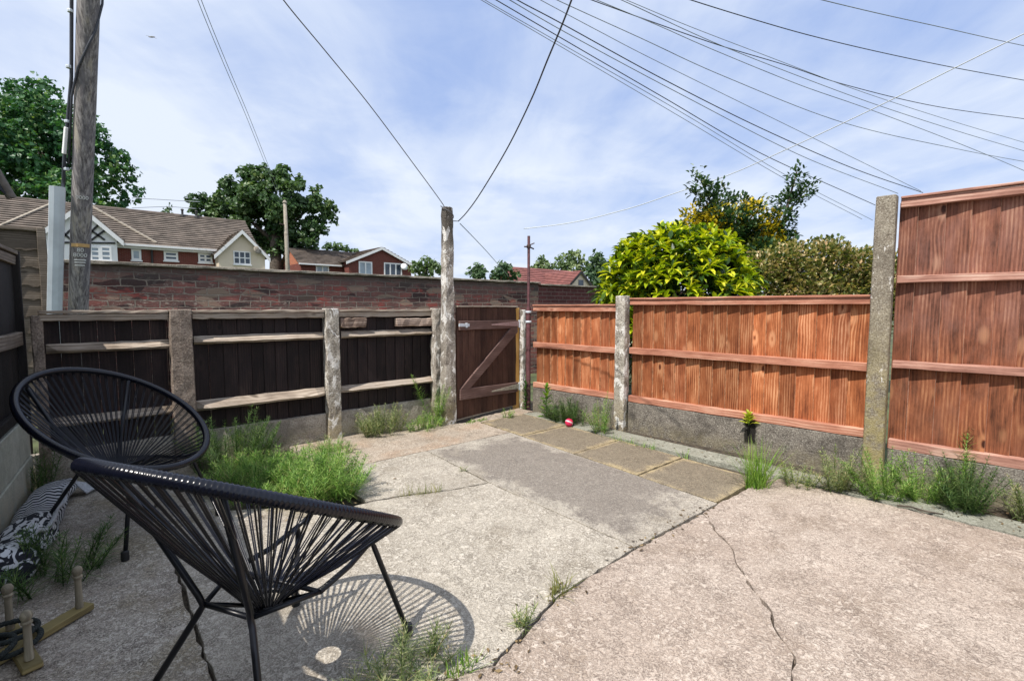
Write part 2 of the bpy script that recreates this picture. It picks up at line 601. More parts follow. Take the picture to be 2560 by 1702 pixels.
M['pave_shade_tint'] = paving('shade_tinted_concrete', (0.37, 0.32, 0.27), (0.50, 0.45, 0.38), (0.70, 0.65, 0.58), (0.085, 0.07, 0.058), warm=(0.30, 0.25, 0.16), seed=27.0)  # left fence's shade painted into this concrete as darker, browner tones
M['slate'] = paving('green_slate', (0.29, 0.29, 0.24), (0.36, 0.36, 0.30), (0.42, 0.42, 0.36), (0.14, 0.14, 0.11), seed=33.0)
M['post_white'] = concrete('flaking_white_concrete', (0.52, 0.48, 0.41), (0.20, 0.175, 0.145), (0.70, 0.66, 0.60), paint=0.62, algae=0.7, algae_top=0.45, algae_col=(0.30, 0.24, 0.12), bump=0.9)
M['post_old'] = concrete('crumbling_concrete', (0.52, 0.475, 0.41), (0.20, 0.17, 0.14), (0.70, 0.66, 0.60), paint=0.5, algae=0.6, algae_top=0.5, algae_col=(0.30, 0.25, 0.10), bump=1.0, darktop=1.85)
M['post_brown'] = concrete('brown_concrete', (0.29, 0.235, 0.195), (0.17, 0.135, 0.11), (0.42, 0.36, 0.30), algae=0.0)
M['post_tall'] = concrete('mossy_concrete', (0.31, 0.275, 0.215), (0.19, 0.16, 0.125), (0.56, 0.53, 0.45), paint=0.20, algae=0.75, algae_top=1.5, algae_col=(0.29, 0.235, 0.085), grit=0.9)
M['gravel_board'] = concrete('concrete_gravel_board', (0.23, 0.205, 0.175), (0.125, 0.11, 0.095), (0.46, 0.43, 0.37), algae=0.45, algae_top=0.16, algae_col=(0.20, 0.17, 0.09), stain=0.75)
M['board_pale'] = concrete('pale_gravel_board', (0.46, 0.42, 0.36), (0.30, 0.265, 0.225), (0.60, 0.56, 0.5), algae=0.4, algae_top=0.2, stain=0.6)
M['plinth'] = concrete('shaded_plinth', (0.47, 0.48, 0.41), (0.36, 0.37, 0.31), (0.56, 0.56, 0.5), algae=0.6, algae_top=0.28, algae_col=(0.36, 0.26, 0.13), grit=0.4, stain=0.25, bump=0.3)
M['new_wood'] = wood('orange_fence_board', (0.13, 0.036, 0.014), (0.38, 0.125, 0.047), (0.62, 0.32, 0.165), knot=(0.10, 0.028, 0.012), knots=1.0, tone=0.75, hue=(0.75, 0.72, 0.85))
M['new_rail'] = wood('orange_fence_rail', (0.25, 0.095, 0.06), (0.42, 0.19, 0.125), (0.58, 0.35, 0.25), horiz=True, knots=0.6, tone=0.2, knot=(0.14, 0.04, 0.02))
M['old_red'] = wood('mauve_red_fence_board', (0.065, 0.027, 0.019), (0.27, 0.112, 0.074), (0.52, 0.30, 0.205), knot=(0.05, 0.018, 0.012), knots=1.0, grain=0.7, tone=0.6, grey=(0.31, 0.165, 0.14), grey_w=0.35, warm_low=0.9, hue=(0.9, 0.8, 0.7))
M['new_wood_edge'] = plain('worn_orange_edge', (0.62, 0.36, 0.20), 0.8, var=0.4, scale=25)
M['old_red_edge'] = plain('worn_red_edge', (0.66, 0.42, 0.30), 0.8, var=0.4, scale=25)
M['old_rail'] = wood('faded_red_rail', (0.20, 0.09, 0.065), (0.40, 0.21, 0.16), (0.60, 0.43, 0.34), horiz=True, knots=0.8, tone=0.2, knot=(0.08, 0.03, 0.02))
M['dark_board'] = wood('creosoted_board', (0.011, 0.008, 0.009), (0.022, 0.015, 0.015), (0.045, 0.029, 0.026), knot=(0.008, 0.006, 0.006), knots=0.5, grain=0.8, tone=0.6)
M['black_board'] = wood('blackened_board', (0.010, 0.009, 0.009), (0.018, 0.016, 0.015), (0.03, 0.026, 0.024), knot=(0.01, 0.01, 0.01), knots=0.3, tone=0.5)
M['grey_rail'] = wood('weathered_rail', (0.13, 0.10, 0.075), (0.32, 0.26, 0.205), (0.52, 0.45, 0.37), horiz=True, knot=(0.05, 0.04, 0.03), knots=0.6, grain=1.3, grey=(0.36, 0.31, 0.26), tone=0.2)
M['rotten'] = wood('rotten_rail', (0.07, 0.05, 0.04), (0.20, 0.14, 0.11), (0.45, 0.36, 0.30), horiz=True, knot=(0.03, 0.02, 0.02), knots=0.6, grain=1.6, tone=0.3)
M['gate_wood'] = wood('brown_gate_board', (0.042, 0.021, 0.016), (0.080, 0.040, 0.029), (0.135, 0.072, 0.05), knots=0.3, grain=0.9, tone=0.45, knot=(0.03, 0.012, 0.01))
M['gate_rail'] = wood('brown_gate_rail', (0.09, 0.055, 0.047), (0.145, 0.088, 0.076), (0.23, 0.155, 0.135), horiz=True, knots=0.3, tone=0.15, knot=(0.06, 0.03, 0.02))
M['orange_post'] = wood('orange_timber', (0.50, 0.24, 0.06), (0.68, 0.38, 0.11), (0.78, 0.50, 0.2), knots=0.4, tone=0.1)
M['lap_wood'] = wood('grey_lap_board', (0.075, 0.06, 0.045), (0.13, 0.105, 0.082), (0.22, 0.185, 0.15), horiz=True, knots=0.6, grain=1.2, tone=0.4, knot=(0.03, 0.025, 0.02))
m, N, p = material('silvered_pole')
pos = N.geo()['Position']
f_ = N.noise(N.map(pos, (60, 60, 1.1)), 1.0, 5, 0.7)
b_ = N.noise(N.map(pos, (16, 16, 0.8)), 1.0, 5, 0.65)
c = N.mix(N.ss(f_, 0.33, 0.68), (0.075, 0.066, 0.066), (0.37, 0.345, 0.335))
c = N.mix(N.math('MULTIPLY', N.ss(b_, 0.48, 0.62), 0.75), c, (0.13, 0.122, 0.135))
c = N.mix(N.math('MULTIPLY', N.ss(b_, 0.45, 0.33), 0.6), c, (0.42, 0.375, 0.30))
N.put(p.inputs['Base Color'], c)
p.inputs['Roughness'].default_value = 0.85
N.put(p.inputs['Normal'], N.bump(f_, 0.7, 0.008))
M['pole_wood'] = m
M['game_wood'] = wood('old_varnished_wood', (0.13, 0.105, 0.05), (0.24, 0.19, 0.08), (0.36, 0.29, 0.14), knots=0.1, tone=0.2, horiz=True)
M['peg_wood'] = wood('grey_turned_wood', (0.15, 0.13, 0.095), (0.25, 0.22, 0.16), (0.38, 0.34, 0.25), knots=0.0, tone=0.2)
M['brick_old'] = bricks('old_garden_brick', (0.29, 0.115, 0.098), (0.135, 0.085, 0.076), (0.34, 0.285, 0.235), soot_amt=0.55, soot=(0.105, 0.08, 0.072), chips=1.0, bump=1.0)
M['brick_new'] = bricks('newer_garden_brick', (0.16, 0.052, 0.05), (0.12, 0.045, 0.045), (0.24, 0.17, 0.15), soot_amt=0.3)
M['brick_house'] = bricks('house_brick', (0.17, 0.042, 0.034), (0.135, 0.036, 0.03), (0.22, 0.14, 0.11), soot_amt=0.2, along='xy', bump=0.2)
M['brick_orange'] = bricks('orange_house_brick', (0.42, 0.13, 0.07), (0.36, 0.11, 0.06), (0.40, 0.28, 0.2), soot_amt=0.1, along='xy', bump=0.2)
M['coping'] = concrete('coping', (0.38, 0.34, 0.28), (0.24, 0.21, 0.17), (0.55, 0.51, 0.44), stain=0.6)
M['roof_tile'] = plain('brown_roof_tile', (0.175, 0.145, 0.122), 0.85, var=0.35, scale=1.6, bump=0.2)
M['roof_tile_b'] = plain('dull_roof_tile', (0.135, 0.108, 0.09), 0.85, var=0.4, scale=1.4, bump=0.2)
M['roof_red'] = plain('red_roof_tile', (0.20, 0.075, 0.065), 0.85, var=0.25, scale=1.2)
M['cream'] = plain('cream_render', (0.70, 0.60, 0.47), 0.9, var=0.06, scale=1.0)
M['white'] = plain('white_paint', (0.80, 0.80, 0.80), 0.5, var=0.03, scale=2.0)
M['black_paint'] = plain('black_timber_paint', (0.02, 0.02, 0.02), 0.6, var=0.2)
M['glass'] = plain('window_glass', (0.05, 0.07, 0.10), 0.08, var=0.5, scale=0.8)
M['glass_pale'] = plain('curtained_glass', (0.30, 0.36, 0.42), 0.1, var=0.25, scale=1.0)
M['galv'] = plain('galvanised_steel', (0.60, 0.66, 0.72), 0.4, metal=0.0, var=0.1, scale=6)
M['iron'] = plain('painted_red_iron', (0.115, 0.045, 0.05), 0.6, var=0.35, scale=30, bump=0.2)
M['rust'] = plain('dark_rusty_iron', (0.06, 0.035, 0.03), 0.8, var=0.5, scale=60, bump=0.4)
M['hinge'] = plain('painted_hinge', (0.36, 0.24, 0.23), 0.55, var=0.2, scale=40)
M['hinge_old'] = plain('weathered_hinge', (0.36, 0.34, 0.27), 0.6, var=0.3, scale=40)
M['cable'] = plain('black_cable', (0.04, 0.045, 0.06), 0.5, var=0.2)
M['cable_grey'] = plain('grey_cable', (0.24, 0.275, 0.32), 0.5, var=0.15)
M['cable_white'] = plain('white_cable', (0.72, 0.74, 0.76), 0.5, var=0.05)
M['rope_pale'] = plain('grey_line_rope', (0.14, 0.14, 0.15), 0.8, var=0.3, scale=200)
M['cord'] = plain('black_plastic_cord', (0.004, 0.005, 0.011), 0.24, var=0.2, scale=60, spec=0.42)
M['tube'] = plain('black_powder_coat', (0.005, 0.006, 0.010), 0.36, var=0.15, scale=60, spec=0.4)
M['rubber'] = plain('black_rubber_foot', (0.010, 0.011, 0.012), 0.6, var=0.2)
M['rope_dark'] = plain('dark_rope', (0.016, 0.022, 0.02), 0.85, var=0.5, scale=160, bump=0.6)
M['tagmat'] = plain('white_tag', (0.72, 0.73, 0.72), 0.5, var=0.05)
M['tagamber'] = plain('amber_tag', (0.60, 0.38, 0.16), 0.5, var=0.1)
M['canopy'] = plain('black_canopy_fabric', (0.018, 0.02, 0.028), 0.85, var=0.25, scale=30)
M['hem'] = plain('grey_canopy_hem', (0.16, 0.155, 0.15), 0.85, var=0.25, scale=30)
M['bark'] = plain('grey_bark', (0.085, 0.068, 0.052), 0.9, var=0.45, scale=5, bump=0.6)
M['stone'] = plain('pale_stone', (0.55, 0.52, 0.48), 0.8, var=0.2, scale=60)
M['bird'] = plain('pale_gull_feather', (0.22, 0.22, 0.22), 0.8, var=0.3)
M['fern'] = leaf('horsetail_green', [(0, (0.055, 0.13, 0.024)), (0.5, (0.155, 0.30, 0.055)), (0.94, (0.40, 0.54, 0.16)), (0.97, (0.50, 0.40, 0.20)), (1, (0.42, 0.32, 0.17))], 0.3, 0.5, 0.3)
M['fern_pale'] = leaf('pale_horsetail', [(0, (0.08, 0.125, 0.042)), (0.5, (0.20, 0.26, 0.10)), (0.92, (0.46, 0.47, 0.25)), (0.95, (0.50, 0.41, 0.23)), (1, (0.40, 0.31, 0.17))], 0.3, 0.55, 0.3)
M['fern_dark'] = leaf('dark_horsetail', [(0, (0.03, 0.07, 0.02)), (0.7, (0.08, 0.15, 0.045)), (1, (0.2, 0.27, 0.09))], 0.3, 0.5, 0.3)
M['grass'] = leaf('grass_blade', [(0, (0.08, 0.18, 0.02)), (0.6, (0.19, 0.33, 0.05)), (1, (0.34, 0.42, 0.12))], 0.35, 0.5, 0.3)
M['straw'] = leaf('drying_grass', [(0, (0.12, 0.15, 0.04)), (0.6, (0.25, 0.25, 0.08)), (1, (0.40, 0.34, 0.17))], 0.3, 0.6, 0.2)
M['sycamore'] = leaf('sycamore_leaf', [(0, (0.016, 0.065, 0.028)), (0.5, (0.048, 0.14, 0.055)), (0.8, (0.12, 0.24, 0.08)), (1, (0.33, 0.45, 0.14))], 0.25, 0.45, 0.35, clump=0.35)
M['ash'] = leaf('dark_tree_leaf', [(0, (0.02, 0.055, 0.02)), (0.5, (0.06, 0.12, 0.04)), (0.85, (0.12, 0.19, 0.07)), (1, (0.28, 0.33, 0.15))], 0.22, 0.45, 0.4, clump=0.4)
M['far_leaf'] = leaf('far_tree_leaf', [(0, (0.07, 0.125, 0.05)), (0.5, (0.14, 0.20, 0.085)), (1, (0.27, 0.32, 0.15))], 0.25, 0.5, 0.2, clump=0.3)
M['far_dark'] = leaf('far_dark_leaf', [(0, (0.035, 0.08, 0.042)), (1, (0.12, 0.185, 0.085))], 0.25, 0.5, 0.2, clump=0.3)
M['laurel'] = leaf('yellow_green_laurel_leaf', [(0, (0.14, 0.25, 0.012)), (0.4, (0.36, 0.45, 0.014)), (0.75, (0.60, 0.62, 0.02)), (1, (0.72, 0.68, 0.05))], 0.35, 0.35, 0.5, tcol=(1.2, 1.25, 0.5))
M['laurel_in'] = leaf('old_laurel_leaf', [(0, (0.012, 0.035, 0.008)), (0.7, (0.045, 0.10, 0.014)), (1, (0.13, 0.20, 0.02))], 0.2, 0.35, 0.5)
M['holly'] = leaf('holly_leaf', [(0, (0.016, 0.05, 0.022)), (0.7, (0.045, 0.10, 0.038)), (0.93, (0.09, 0.16, 0.065)), (1, (0.28, 0.34, 0.2))], 0.18, 0.3, 0.6)
M['gold'] = leaf('golden_leaf', [(0, (0.36, 0.27, 0.02)), (0.6, (0.68, 0.50, 0.03)), (1, (0.80, 0.62, 0.08))], 0.35, 0.4, 0.4)
M['olive'] = leaf('olive_leaf', [(0, (0.05, 0.075, 0.014)), (0.6, (0.15, 0.18, 0.035)), (1, (0.32, 0.31, 0.07))], 0.25, 0.4, 0.4)
M['hedge_cream'] = leaf('cream_and_green_leaf', [(0, (0.05, 0.08, 0.02)), (0.35, (0.14, 0.17, 0.045)), (0.55, (0.33, 0.30, 0.12)), (0.8, (0.56, 0.45, 0.25)), (1, (0.60, 0.40, 0.22))], 0.25, 0.4, 0.4)
M['broad'] = leaf('glossy_broad_leaf', [(0, (0.05, 0.13, 0.012)), (0.6, (0.14, 0.28, 0.025)), (1, (0.28, 0.42, 0.05))], 0.3, 0.3, 0.5)
M['broad_dark'] = leaf('dark_broad_leaf', [(0, (0.02, 0.06, 0.012)), (1, (0.08, 0.17, 0.035))], 0.25, 0.3, 0.5)
M['lime'] = leaf('lime_leaf', [(0, (0.35, 0.44, 0.02)), (1, (0.62, 0.62, 0.10))], 0.35, 0.4, 0.4)

# black and white woven throw
m, N, p = material('black_white_weave')
pos = N.tc('Object')
x, y, z = N.sep(pos)
zig = N.math('MULTIPLY', N.math('PINGPONG', N.math('MULTIPLY_ADD', x, 1.0, N.math('MULTIPLY', z, 1.0)), 0.035), 1.0)
st = N.math('SINE', N.math('MULTIPLY', N.math('ADD', y, zig), 135.0))
b1 = N.noise(N.map(pos, (1.4, 0.8, 1.4)), 14.0, 2, 0.5, 1.5)
f_far = N.ss(st, -0.15, 0.1)
f_near = N.ss(b1, 0.49, 0.51)
c = N.mix(N.ss(y, 0.52, 0.56), N.mix(f_near, (0.012, 0.014, 0.022), (0.55, 0.57, 0.60)), N.mix(f_far, (0.012, 0.014, 0.022), (0.52, 0.54, 0.57)))
N.put(p.inputs['Base Color'], c)
p.inputs['Roughness'].default_value = 0.95
N.put(p.inputs['Normal'], N.bump(N.noise(pos, 220, 2), 0.5, 0.004))
M['weave'] = m
M['weave_hem'] = plain('pale_hem', (0.42, 0.44, 0.47), 0.95, var=0.2, scale=80, bump=0.4)

# red ball with a pale worn stripe
m, N, p = material('red_rubber')
x, y, z = N.sep(N.tc('Object'))
s_ = N.math('ABSOLUTE', N.math('ADD', N.math('MULTIPLY', x, 0.6), N.math('SUBTRACT', z, 0.044)))
c = N.mix(N.ss(s_, 0.010, 0.007), (0.62, 0.02, 0.09), (0.75, 0.45, 0.48))
N.put(p.inputs['Base Color'], c)
p.inputs['Roughness'].default_value = 0.45
M['ball'] = m

# gravel board with a dark moss run under the sprouting plant
m = M['gravel_board'].copy()
m.name = 'moss_streaked_gravel_board'
N = NT(m.node_tree)
p = m.node_tree.nodes['Principled BSDF']
old = p.inputs['Base Color'].links[0].from_socket
pos = N.geo()['Position']
x, y, z = N.sep(pos)
dd = N.math('ABSOLUTE', N.math('ADD', N.math('SUBTRACT', y, 1.66), N.math('MULTIPLY', N.math('SUBTRACT', N.noise(pos, 14, 4), 0.5), 0.10)))
N.put(p.inputs['Base Color'], N.mix(N.math('MULTIPLY', N.ss(dd, 0.055, 0.035), N.ss(z, 0.05, 0.09)), old, (0.02, 0.018, 0.015)))
M['gravel_board_moss'] = m

# ------------------------------------------------------------------ ground and paving
MB().box(-400, 900, -300, 900, -0.6, -0.06).build('ground', M['land'], kind='structure')
MB().box(-0.75, 4.3, -3, 4.6, -0.09, -0.03).build('bare_soil', M['soil'], kind='structure')


def jag(pts, step=0.05, amp=0.006):
    out = []
    n = len(pts)
    for i in range(n):
        a, b = V(*pts[i], 0), V(*pts[(i + 1) % n], 0)
        k = max(1, int((b - a).length / step))
        t = (b - a).normalized()
        nn = V(-t.y, t.x, 0)
        for j in range(k):
            p_ = a.lerp(b, j / k)
            if j:
                p_ += nn * R.uniform(-amp, amp)
            out.append((p_.x, p_.y))
    return out


def slab(name, mat, pts, top=0.0, amp=0.006, th=0.05, step=0.05):
    o = MB().prism(jag(pts, step, amp), top - th, top).build(name, M[mat], bevel=0.002, kind='structure')
    return o


crack1 = [(2.80, 1.335), (2.62, 1.335), (2.3, 1.345), (1.975, 1.352), (1.43, 1.33), (0.965, 1.205), (0.748, 1.285), (0.24, 1.30)]
crack2 = [(2.60, 1.29), (2.45, 1.15), (2.34, 1.02), (2.20, 0.93), (2.074, 0.818), (1.97, 0.70), (1.883, 0.66), (1.77, 0.55), (1.646, 0.516), (1.2, 0.12), (0.7, -0.3), (-0.2, -1.2)]
G_ = 0.0018
# pink slab right of the long crack
slab('paving_slab', 'pave_pink', [(3.585, -2.5), (3.60, 0.4), (3.575, 1.25), (3.47, 1.31), (2.82, 1.332), (2.635, 1.329)] + [(x + G_, y - G_) for x, y in crack2] + [(-0.2, -2.5)], 0.002, 0.008, step=0.04)
slab('paving_slab', 'pave_pink', [(x, y - 0.006 - 0.006 * abs(sin(x * 9.0))) for x, y in reversed(crack1[1:])] + [(x - G_, y + G_) for x, y in crack2] + [(-0.2, -1.15), (0.24, -1.15)], 0.0, 0.008, step=0.04)
slab('paving_slab', 'pave_grey', [(x, y + 0.004) for x, y in crack1[3:]][::-1] + [(1.99, 1.356), (1.99, 2.53), (1.72, 2.59), (1.45, 2.70), (1.275, 2.75), (0.9, 2.80), (0.24, 2.84)], 0.0, 0.006)
slab('paving_slab', 'pave_stain', [(1.998, 1.357), (2.835, 1.341), (2.877, 1.95), (2.915, 2.6), (2.960, 3.3), (2.968, 3.44), (2.06, 3.45), (2.0, 2.5)], 0.001, 0.003)
slab('paving_slab', 'pave_grey', [(1.22, 2.79), (1.46, 2.72), (1.72, 2.605), (1.99, 2.545), (2.05, 3.45), (1.22, 3.47)], 0.0, 0.005)
slab('paving_slab', 'pave_warm', [(1.22, 3.485), (2.05, 3.462), (2.97, 3.455), (2.99, 4.02), (2.60, 4.12), (2.58, 4.33), (1.22, 4.34)], 0.0, 0.005)
slab('paving_slab', 'pave_shade_tint', [(-0.5, -1.1), (0.228, -1.1), (0.232, 1.7), (0.225, 2.85), (0.226, 3.4), (0.20, 4.34), (-0.42, 4.34), (-0.5, 2.0)], -0.002, 0.007)
slab('paving_slab', 'pave_shade_tint', [(0.245, 2.855), (0.9, 2.815), (0.95, 2.95), (0.55, 3.2), (0.5, 4.34), (0.215, 4.34)], -0.004, 0.012)
ys = [1.345, 1.945, 2.585, 3.27, 3.95]
for i in range(4):
    y0, y1 = ys[i] + 0.008, ys[i + 1] - 0.008
    xl = lambda y: 2.847 + (y - 1.35) * 0.062
    xr = lambda y: 3.455 + (y - 1.35) * 0.06
    slab('flagstone', 'pave_flag', [(xl(y0), y0), (xr(y0), y0), (xr(y1), y1), (xl(y1), y1)], 0.003 + 0.002 * (i % 2), 0.004)
slab('paving_slab', 'pave_warm', [(3.005, 3.965), (3.58, 3.97), (3.80, 4.0), (3.80, 4.25), (3.3, 4.19), (3.0, 4.12)], -0.006, 0.02)
slab('kerb_strip', 'slate', [(3.615, -2.5), (3.83, -2.5), (3.845, 0.6), (3.82, 1.4), (3.79, 2.7), (3.77, 3.9), (3.60, 3.95), (3.565, 3.0), (3.60, 1.38), (3.625, 0.6)], 0.008, 0.006, step=0.08)


# ------------------------------------------------------------------ right hand fence
def rf(y, off=0.0, z=0.0):
    return V(4.2 - 0.085 * y - off, y, z)


def feather_panel(y0, y1, z0, z1, rails, bmat, rmat, label, bw=0.112, depth=0.056, cap=None):
    """y0<y1 along the fence; rails: (z0, z1)"""
    t = thing('fence_panel', label, 'fence panel', rf((y0 + y1) / 2, -0.03, z0), 'timber panels of the right hand fence')
    b = MB()
    y = y0
    while y < y1 - 0.02:
        w = min(bw * R.uniform(0.88, 1.14), y1 - y)
        e = y + w + 0.012
        a = [rf(y, -0.054, z0 + R.uniform(0, .006)), rf(e, -0.058, z0), rf(e, -0.064, z0), rf(y, -0.070, z0)]
        k = [q + V(0, 0, z1 - z0 - R.uniform(0.0, 0.006)) for q in a]
        a[0].x -= 0.017
        k[0].x -= 0.017 + R.uniform(-.003, .003)
        a = [a[3], a[2], a[1], a[0]]
        k = [k[3], k[2], k[1], k[0]]
        b.hexa(a, k)
        y += w
    bo = b.build('board_panel', M[bmat], t)
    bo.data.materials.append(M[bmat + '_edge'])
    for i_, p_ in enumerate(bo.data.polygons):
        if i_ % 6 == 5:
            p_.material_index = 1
    for (r0, r1) in rails:
        r = MB()
        n = 14
        r.bar(rf(y0, 0.004 - depth / 2, (r0 + r1) / 2), rf(y1, 0.004 - depth / 2, (r0 + r1) / 2), depth, r1 - r0, jit=0.0026, segs=n)
        r.build('rail', M[rmat], t, bevel=0.003)
    if cap:
        MB().bar(rf(y0, -0.02, cap), rf(y1, -0.02, cap), 0.075, 0.016, jit=0.0015, segs=10).build('capping', M[rmat], t, bevel=0.003)
    return t


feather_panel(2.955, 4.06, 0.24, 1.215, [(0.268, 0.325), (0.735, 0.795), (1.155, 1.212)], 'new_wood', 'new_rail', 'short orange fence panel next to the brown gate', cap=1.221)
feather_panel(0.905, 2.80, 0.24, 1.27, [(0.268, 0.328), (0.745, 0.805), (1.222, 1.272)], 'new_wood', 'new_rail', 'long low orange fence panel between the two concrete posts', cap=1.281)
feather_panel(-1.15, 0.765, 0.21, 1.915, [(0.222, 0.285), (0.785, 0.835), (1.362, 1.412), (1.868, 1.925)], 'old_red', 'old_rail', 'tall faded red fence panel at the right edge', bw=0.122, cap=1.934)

for (a, b_, mt, lb, h) in ((2.955, 4.06, 'gravel_board', 'grey concrete gravel board under the short orange panel', 0.262), (0.905, 2.80, 'gravel_board_moss', 'grey concrete gravel board with a dark moss streak', 0.262), (-1.15, 0.765, 'gravel_board', 'concrete gravel board under the tall red panel', 0.218)):
    g = MB()
    n = 16
    g.bar(rf(a, -0.02, h / 2 - 0.03), rf(b_, -0.02, h / 2 - 0.03), 0.05, h + 0.06, jit=0.002, segs=n)
    tag(g.build('gravel_board', M[mt], base=rf((a + b_) / 2, -0.02, 0), bevel=0.004), lb, 'gravel board', 'concrete gravel boards under the fences')


def rough_post(name, cx, cy, w, d, h, mat, label, taper=1.0, ang=0.0, jit=0.003, top='flat', lean=(0, 0), group='concrete fence posts', nz=14):
    m_ = MB()
    ca, sa = cos(ang), sin(ang)
    vs, fs = [], []
    k = 2
    ring = []
    for sx, sy in [(-1, -1), (0, -1), (1, -1), (1, 0), (1, 1), (0, 1), (-1, 1), (-1, 0)]:
        ring.append((sx, sy))
    n = len(ring)
    for i in range(nz + 1):
        q = i / nz
        s = 1 + (taper - 1) * q
        for (sx, sy) in ring:
            c_ = 0.93 if abs(sx) + abs(sy) == 2 else 1.0
            x_ = sx * w / 2 * s * c_ + R.uniform(-jit, jit)
            y_ = sy * d / 2 * s * c_ + R.uniform(-jit, jit)
            zz = -0.08 + (h + 0.08) * q
            if i == nz and top == 'weather' and sx * sy != 0:
                zz -= 0.012
            vs.append((cx + ca * x_ - sa * y_ + lean[0] * q, cy + sa * x_ + ca * y_ + lean[1] * q, zz))
    for i in range(nz):
        for j in range(n):
            fs.append((i * n + j, i * n + (j + 1) % n, (i + 1) * n + (j + 1) % n, (i + 1) * n + j))
    fs.append(tuple(nz * n + j for j in range(n)))
    fs.append(tuple(range(n - 1, -1, -1)))
    m_.add(vs, fs)
    o = m_.build(name, M[mat], base=(cx, cy, 0), bevel=0.006)
    return tag(o, label, 'fence post', group)


RA = atan2(0.085, 1)
p1 = rf(2.875, 0.005)
rough_post('concrete_post', p1.x, p1.y, 0.11, 0.12, 1.312, 'post_white', 'white flaking concrete post between the two orange panels', 0.96, RA)
p2 = rf(0.835, 0.02)
rough_post('concrete_post', p2.x, p2.y, 0.12, 0.125, 1.95, 'post_tall', 'tall mossy concrete post joining the low and tall panels', 0.94, RA, jit=0.002)
rough_post('concrete_post', 3.845, 4.23, 0.055, 0.06, 1.17, 'post_white', 'thin white concrete post squeezed behind the red iron pipe', 0.95)
o = MB().bar((3.80, 4.30, -0.03), (3.80, 4.30, 1.19), 0.062, 0.055, up=(0, 1, 0), jit=0.002, segs=8).build('gate_post', M['orange_post'], base=(3.80, 4.30, 0), bevel=0.003)
tag(o, 'orange timber gate post at the hinge side of the gate', 'gate post')

# iron pipe with cross arms
t = thing('iron_post', 'tall reddish brown iron clothes post with short cross arms', 'clothes post', (3.85, 4.135, 0))
MB().tube([(3.85, 4.135, -0.05), (3.85, 4.135, 0.6), (3.852, 4.135, 1.2)], [0.028, 0.027, 0.027], 14).build('lower_pipe', M['iron'], t, smooth=True, angle=40)
MB().tube([(3.852, 4.135, 1.2), (3.853, 4.135, 2.025)], 0.0165, 12).build('upper_pipe', M['iron'], t, smooth=True, angle=40)
a = MB()
a.tube([(3.775, 4.125, 1.895), (3.83, 4.13, 1.90)], 0.008, 6).tube([(3.875, 4.14, 1.90), (3.945, 4.15, 1.885)], 0.009, 6).tube([(3.86, 4.13, 1.92), (3.91, 4.10, 1.945)], 0.006, 6)
a.lathe([(0.024, 1.885), (0.026, 1.895), (0.026, 1.915), (0.022, 1.925)], (3.853, 4.135, 0), 12)
a.build('cross_arm', M['rust'], t)
for zz in (1.145, 1.03):
    MB().lathe([(0.033, -0.012), (0.036, -0.008), (0.036, 0.008), (0.033, 0.012)], (3.852, 4.135, zz), 14).build('clamp', M['galv'], t)

# ------------------------------------------------------------------ back fence
YB = 4.40


def arris(x0, x1, z, mat, t, hgt=0.065, out=0.062, name='rail', cut=0.06, segs=12, y=YB):
    """three-sided rail: flat back on the boards, its top slope catches the light, ends cut back"""
    vs, fs = [], []
    for i in range(segs + 1):
        q = i / segs
        xx = x0 + (x1 - x0) * q
        e = min(1.0, min(q, 1 - q) * (x1 - x0) / cut) if cut else 1
        j = lambda s=0.003: R.uniform(-s, s)
        vs += [(xx, y, z + hgt / 2 + j()), (xx, y, z - hgt / 2 + j()), (xx, y - 0.015 - (out - 0.015) * e + j(0.004), z - hgt * 0.18 + j()), (xx, y - 0.010 - (out - 0.02) * e * 0.9, z - hgt * 0.40 + j())]
    for i in range(segs):
        o_ = i * 4
        for a_, b_ in ((0, 2), (2, 3), (3, 1), (1, 0)):
            fs.append((o_ + a_, o_ + b_, o_ + 4 + b_, o_ + 4 + a_))
    fs.append((0, 1, 3, 2))
    o_ = segs * 4
    fs.append((o_, o_ + 2, o_ + 3, o_ + 1))
    m_ = MB()
    m_.add(vs, fs)
    return m_.build(name, M[mat], t)


def dark_panel(x0, x1, label, cap, zb=0.18):
    t = thing('fence_panel', label, 'fence panel', ((x0 + x1) / 2, YB + 0.01, zb), 'dark panels of the back fence')
    b = MB()
    x = x0
    while x < x1 - 0.01:
        w = min(0.098 * R.uniform(0.92, 1.06), x1 - x)
        y_ = YB + 0.002 + R.uniform(0, 0.004)
        b.hexa([(x, y_, zb), (x + w - 0.002, y_ + 0.006, zb), (x + w - 0.002, y_ + 0.018, zb), (x, y_ + 0.018, zb)],
               [(x, y_, 1.15), (x + w - 0.002, y_ + 0.006, 1.15), (x + w - 0.002, y_ + 0.018, 1.15), (x, y_ + 0.018, 1.15)])
        x += w
    b.build('board_panel', M['dark_board'], t)
    c = MB()
    c.bar((x0, YB - 0.012, 1.168), (x1, YB - 0.012, 1.168), 0.075, 0.020, jit=0.003, segs=14)
    c.bar((x0, YB - 0.022, 1.132), (x1, YB - 0.022, 1.130), 0.026, 0.046, jit=0.004, segs=16)
    c.build('capping', M['grey_rail'], t, bevel=0.003)
    return t


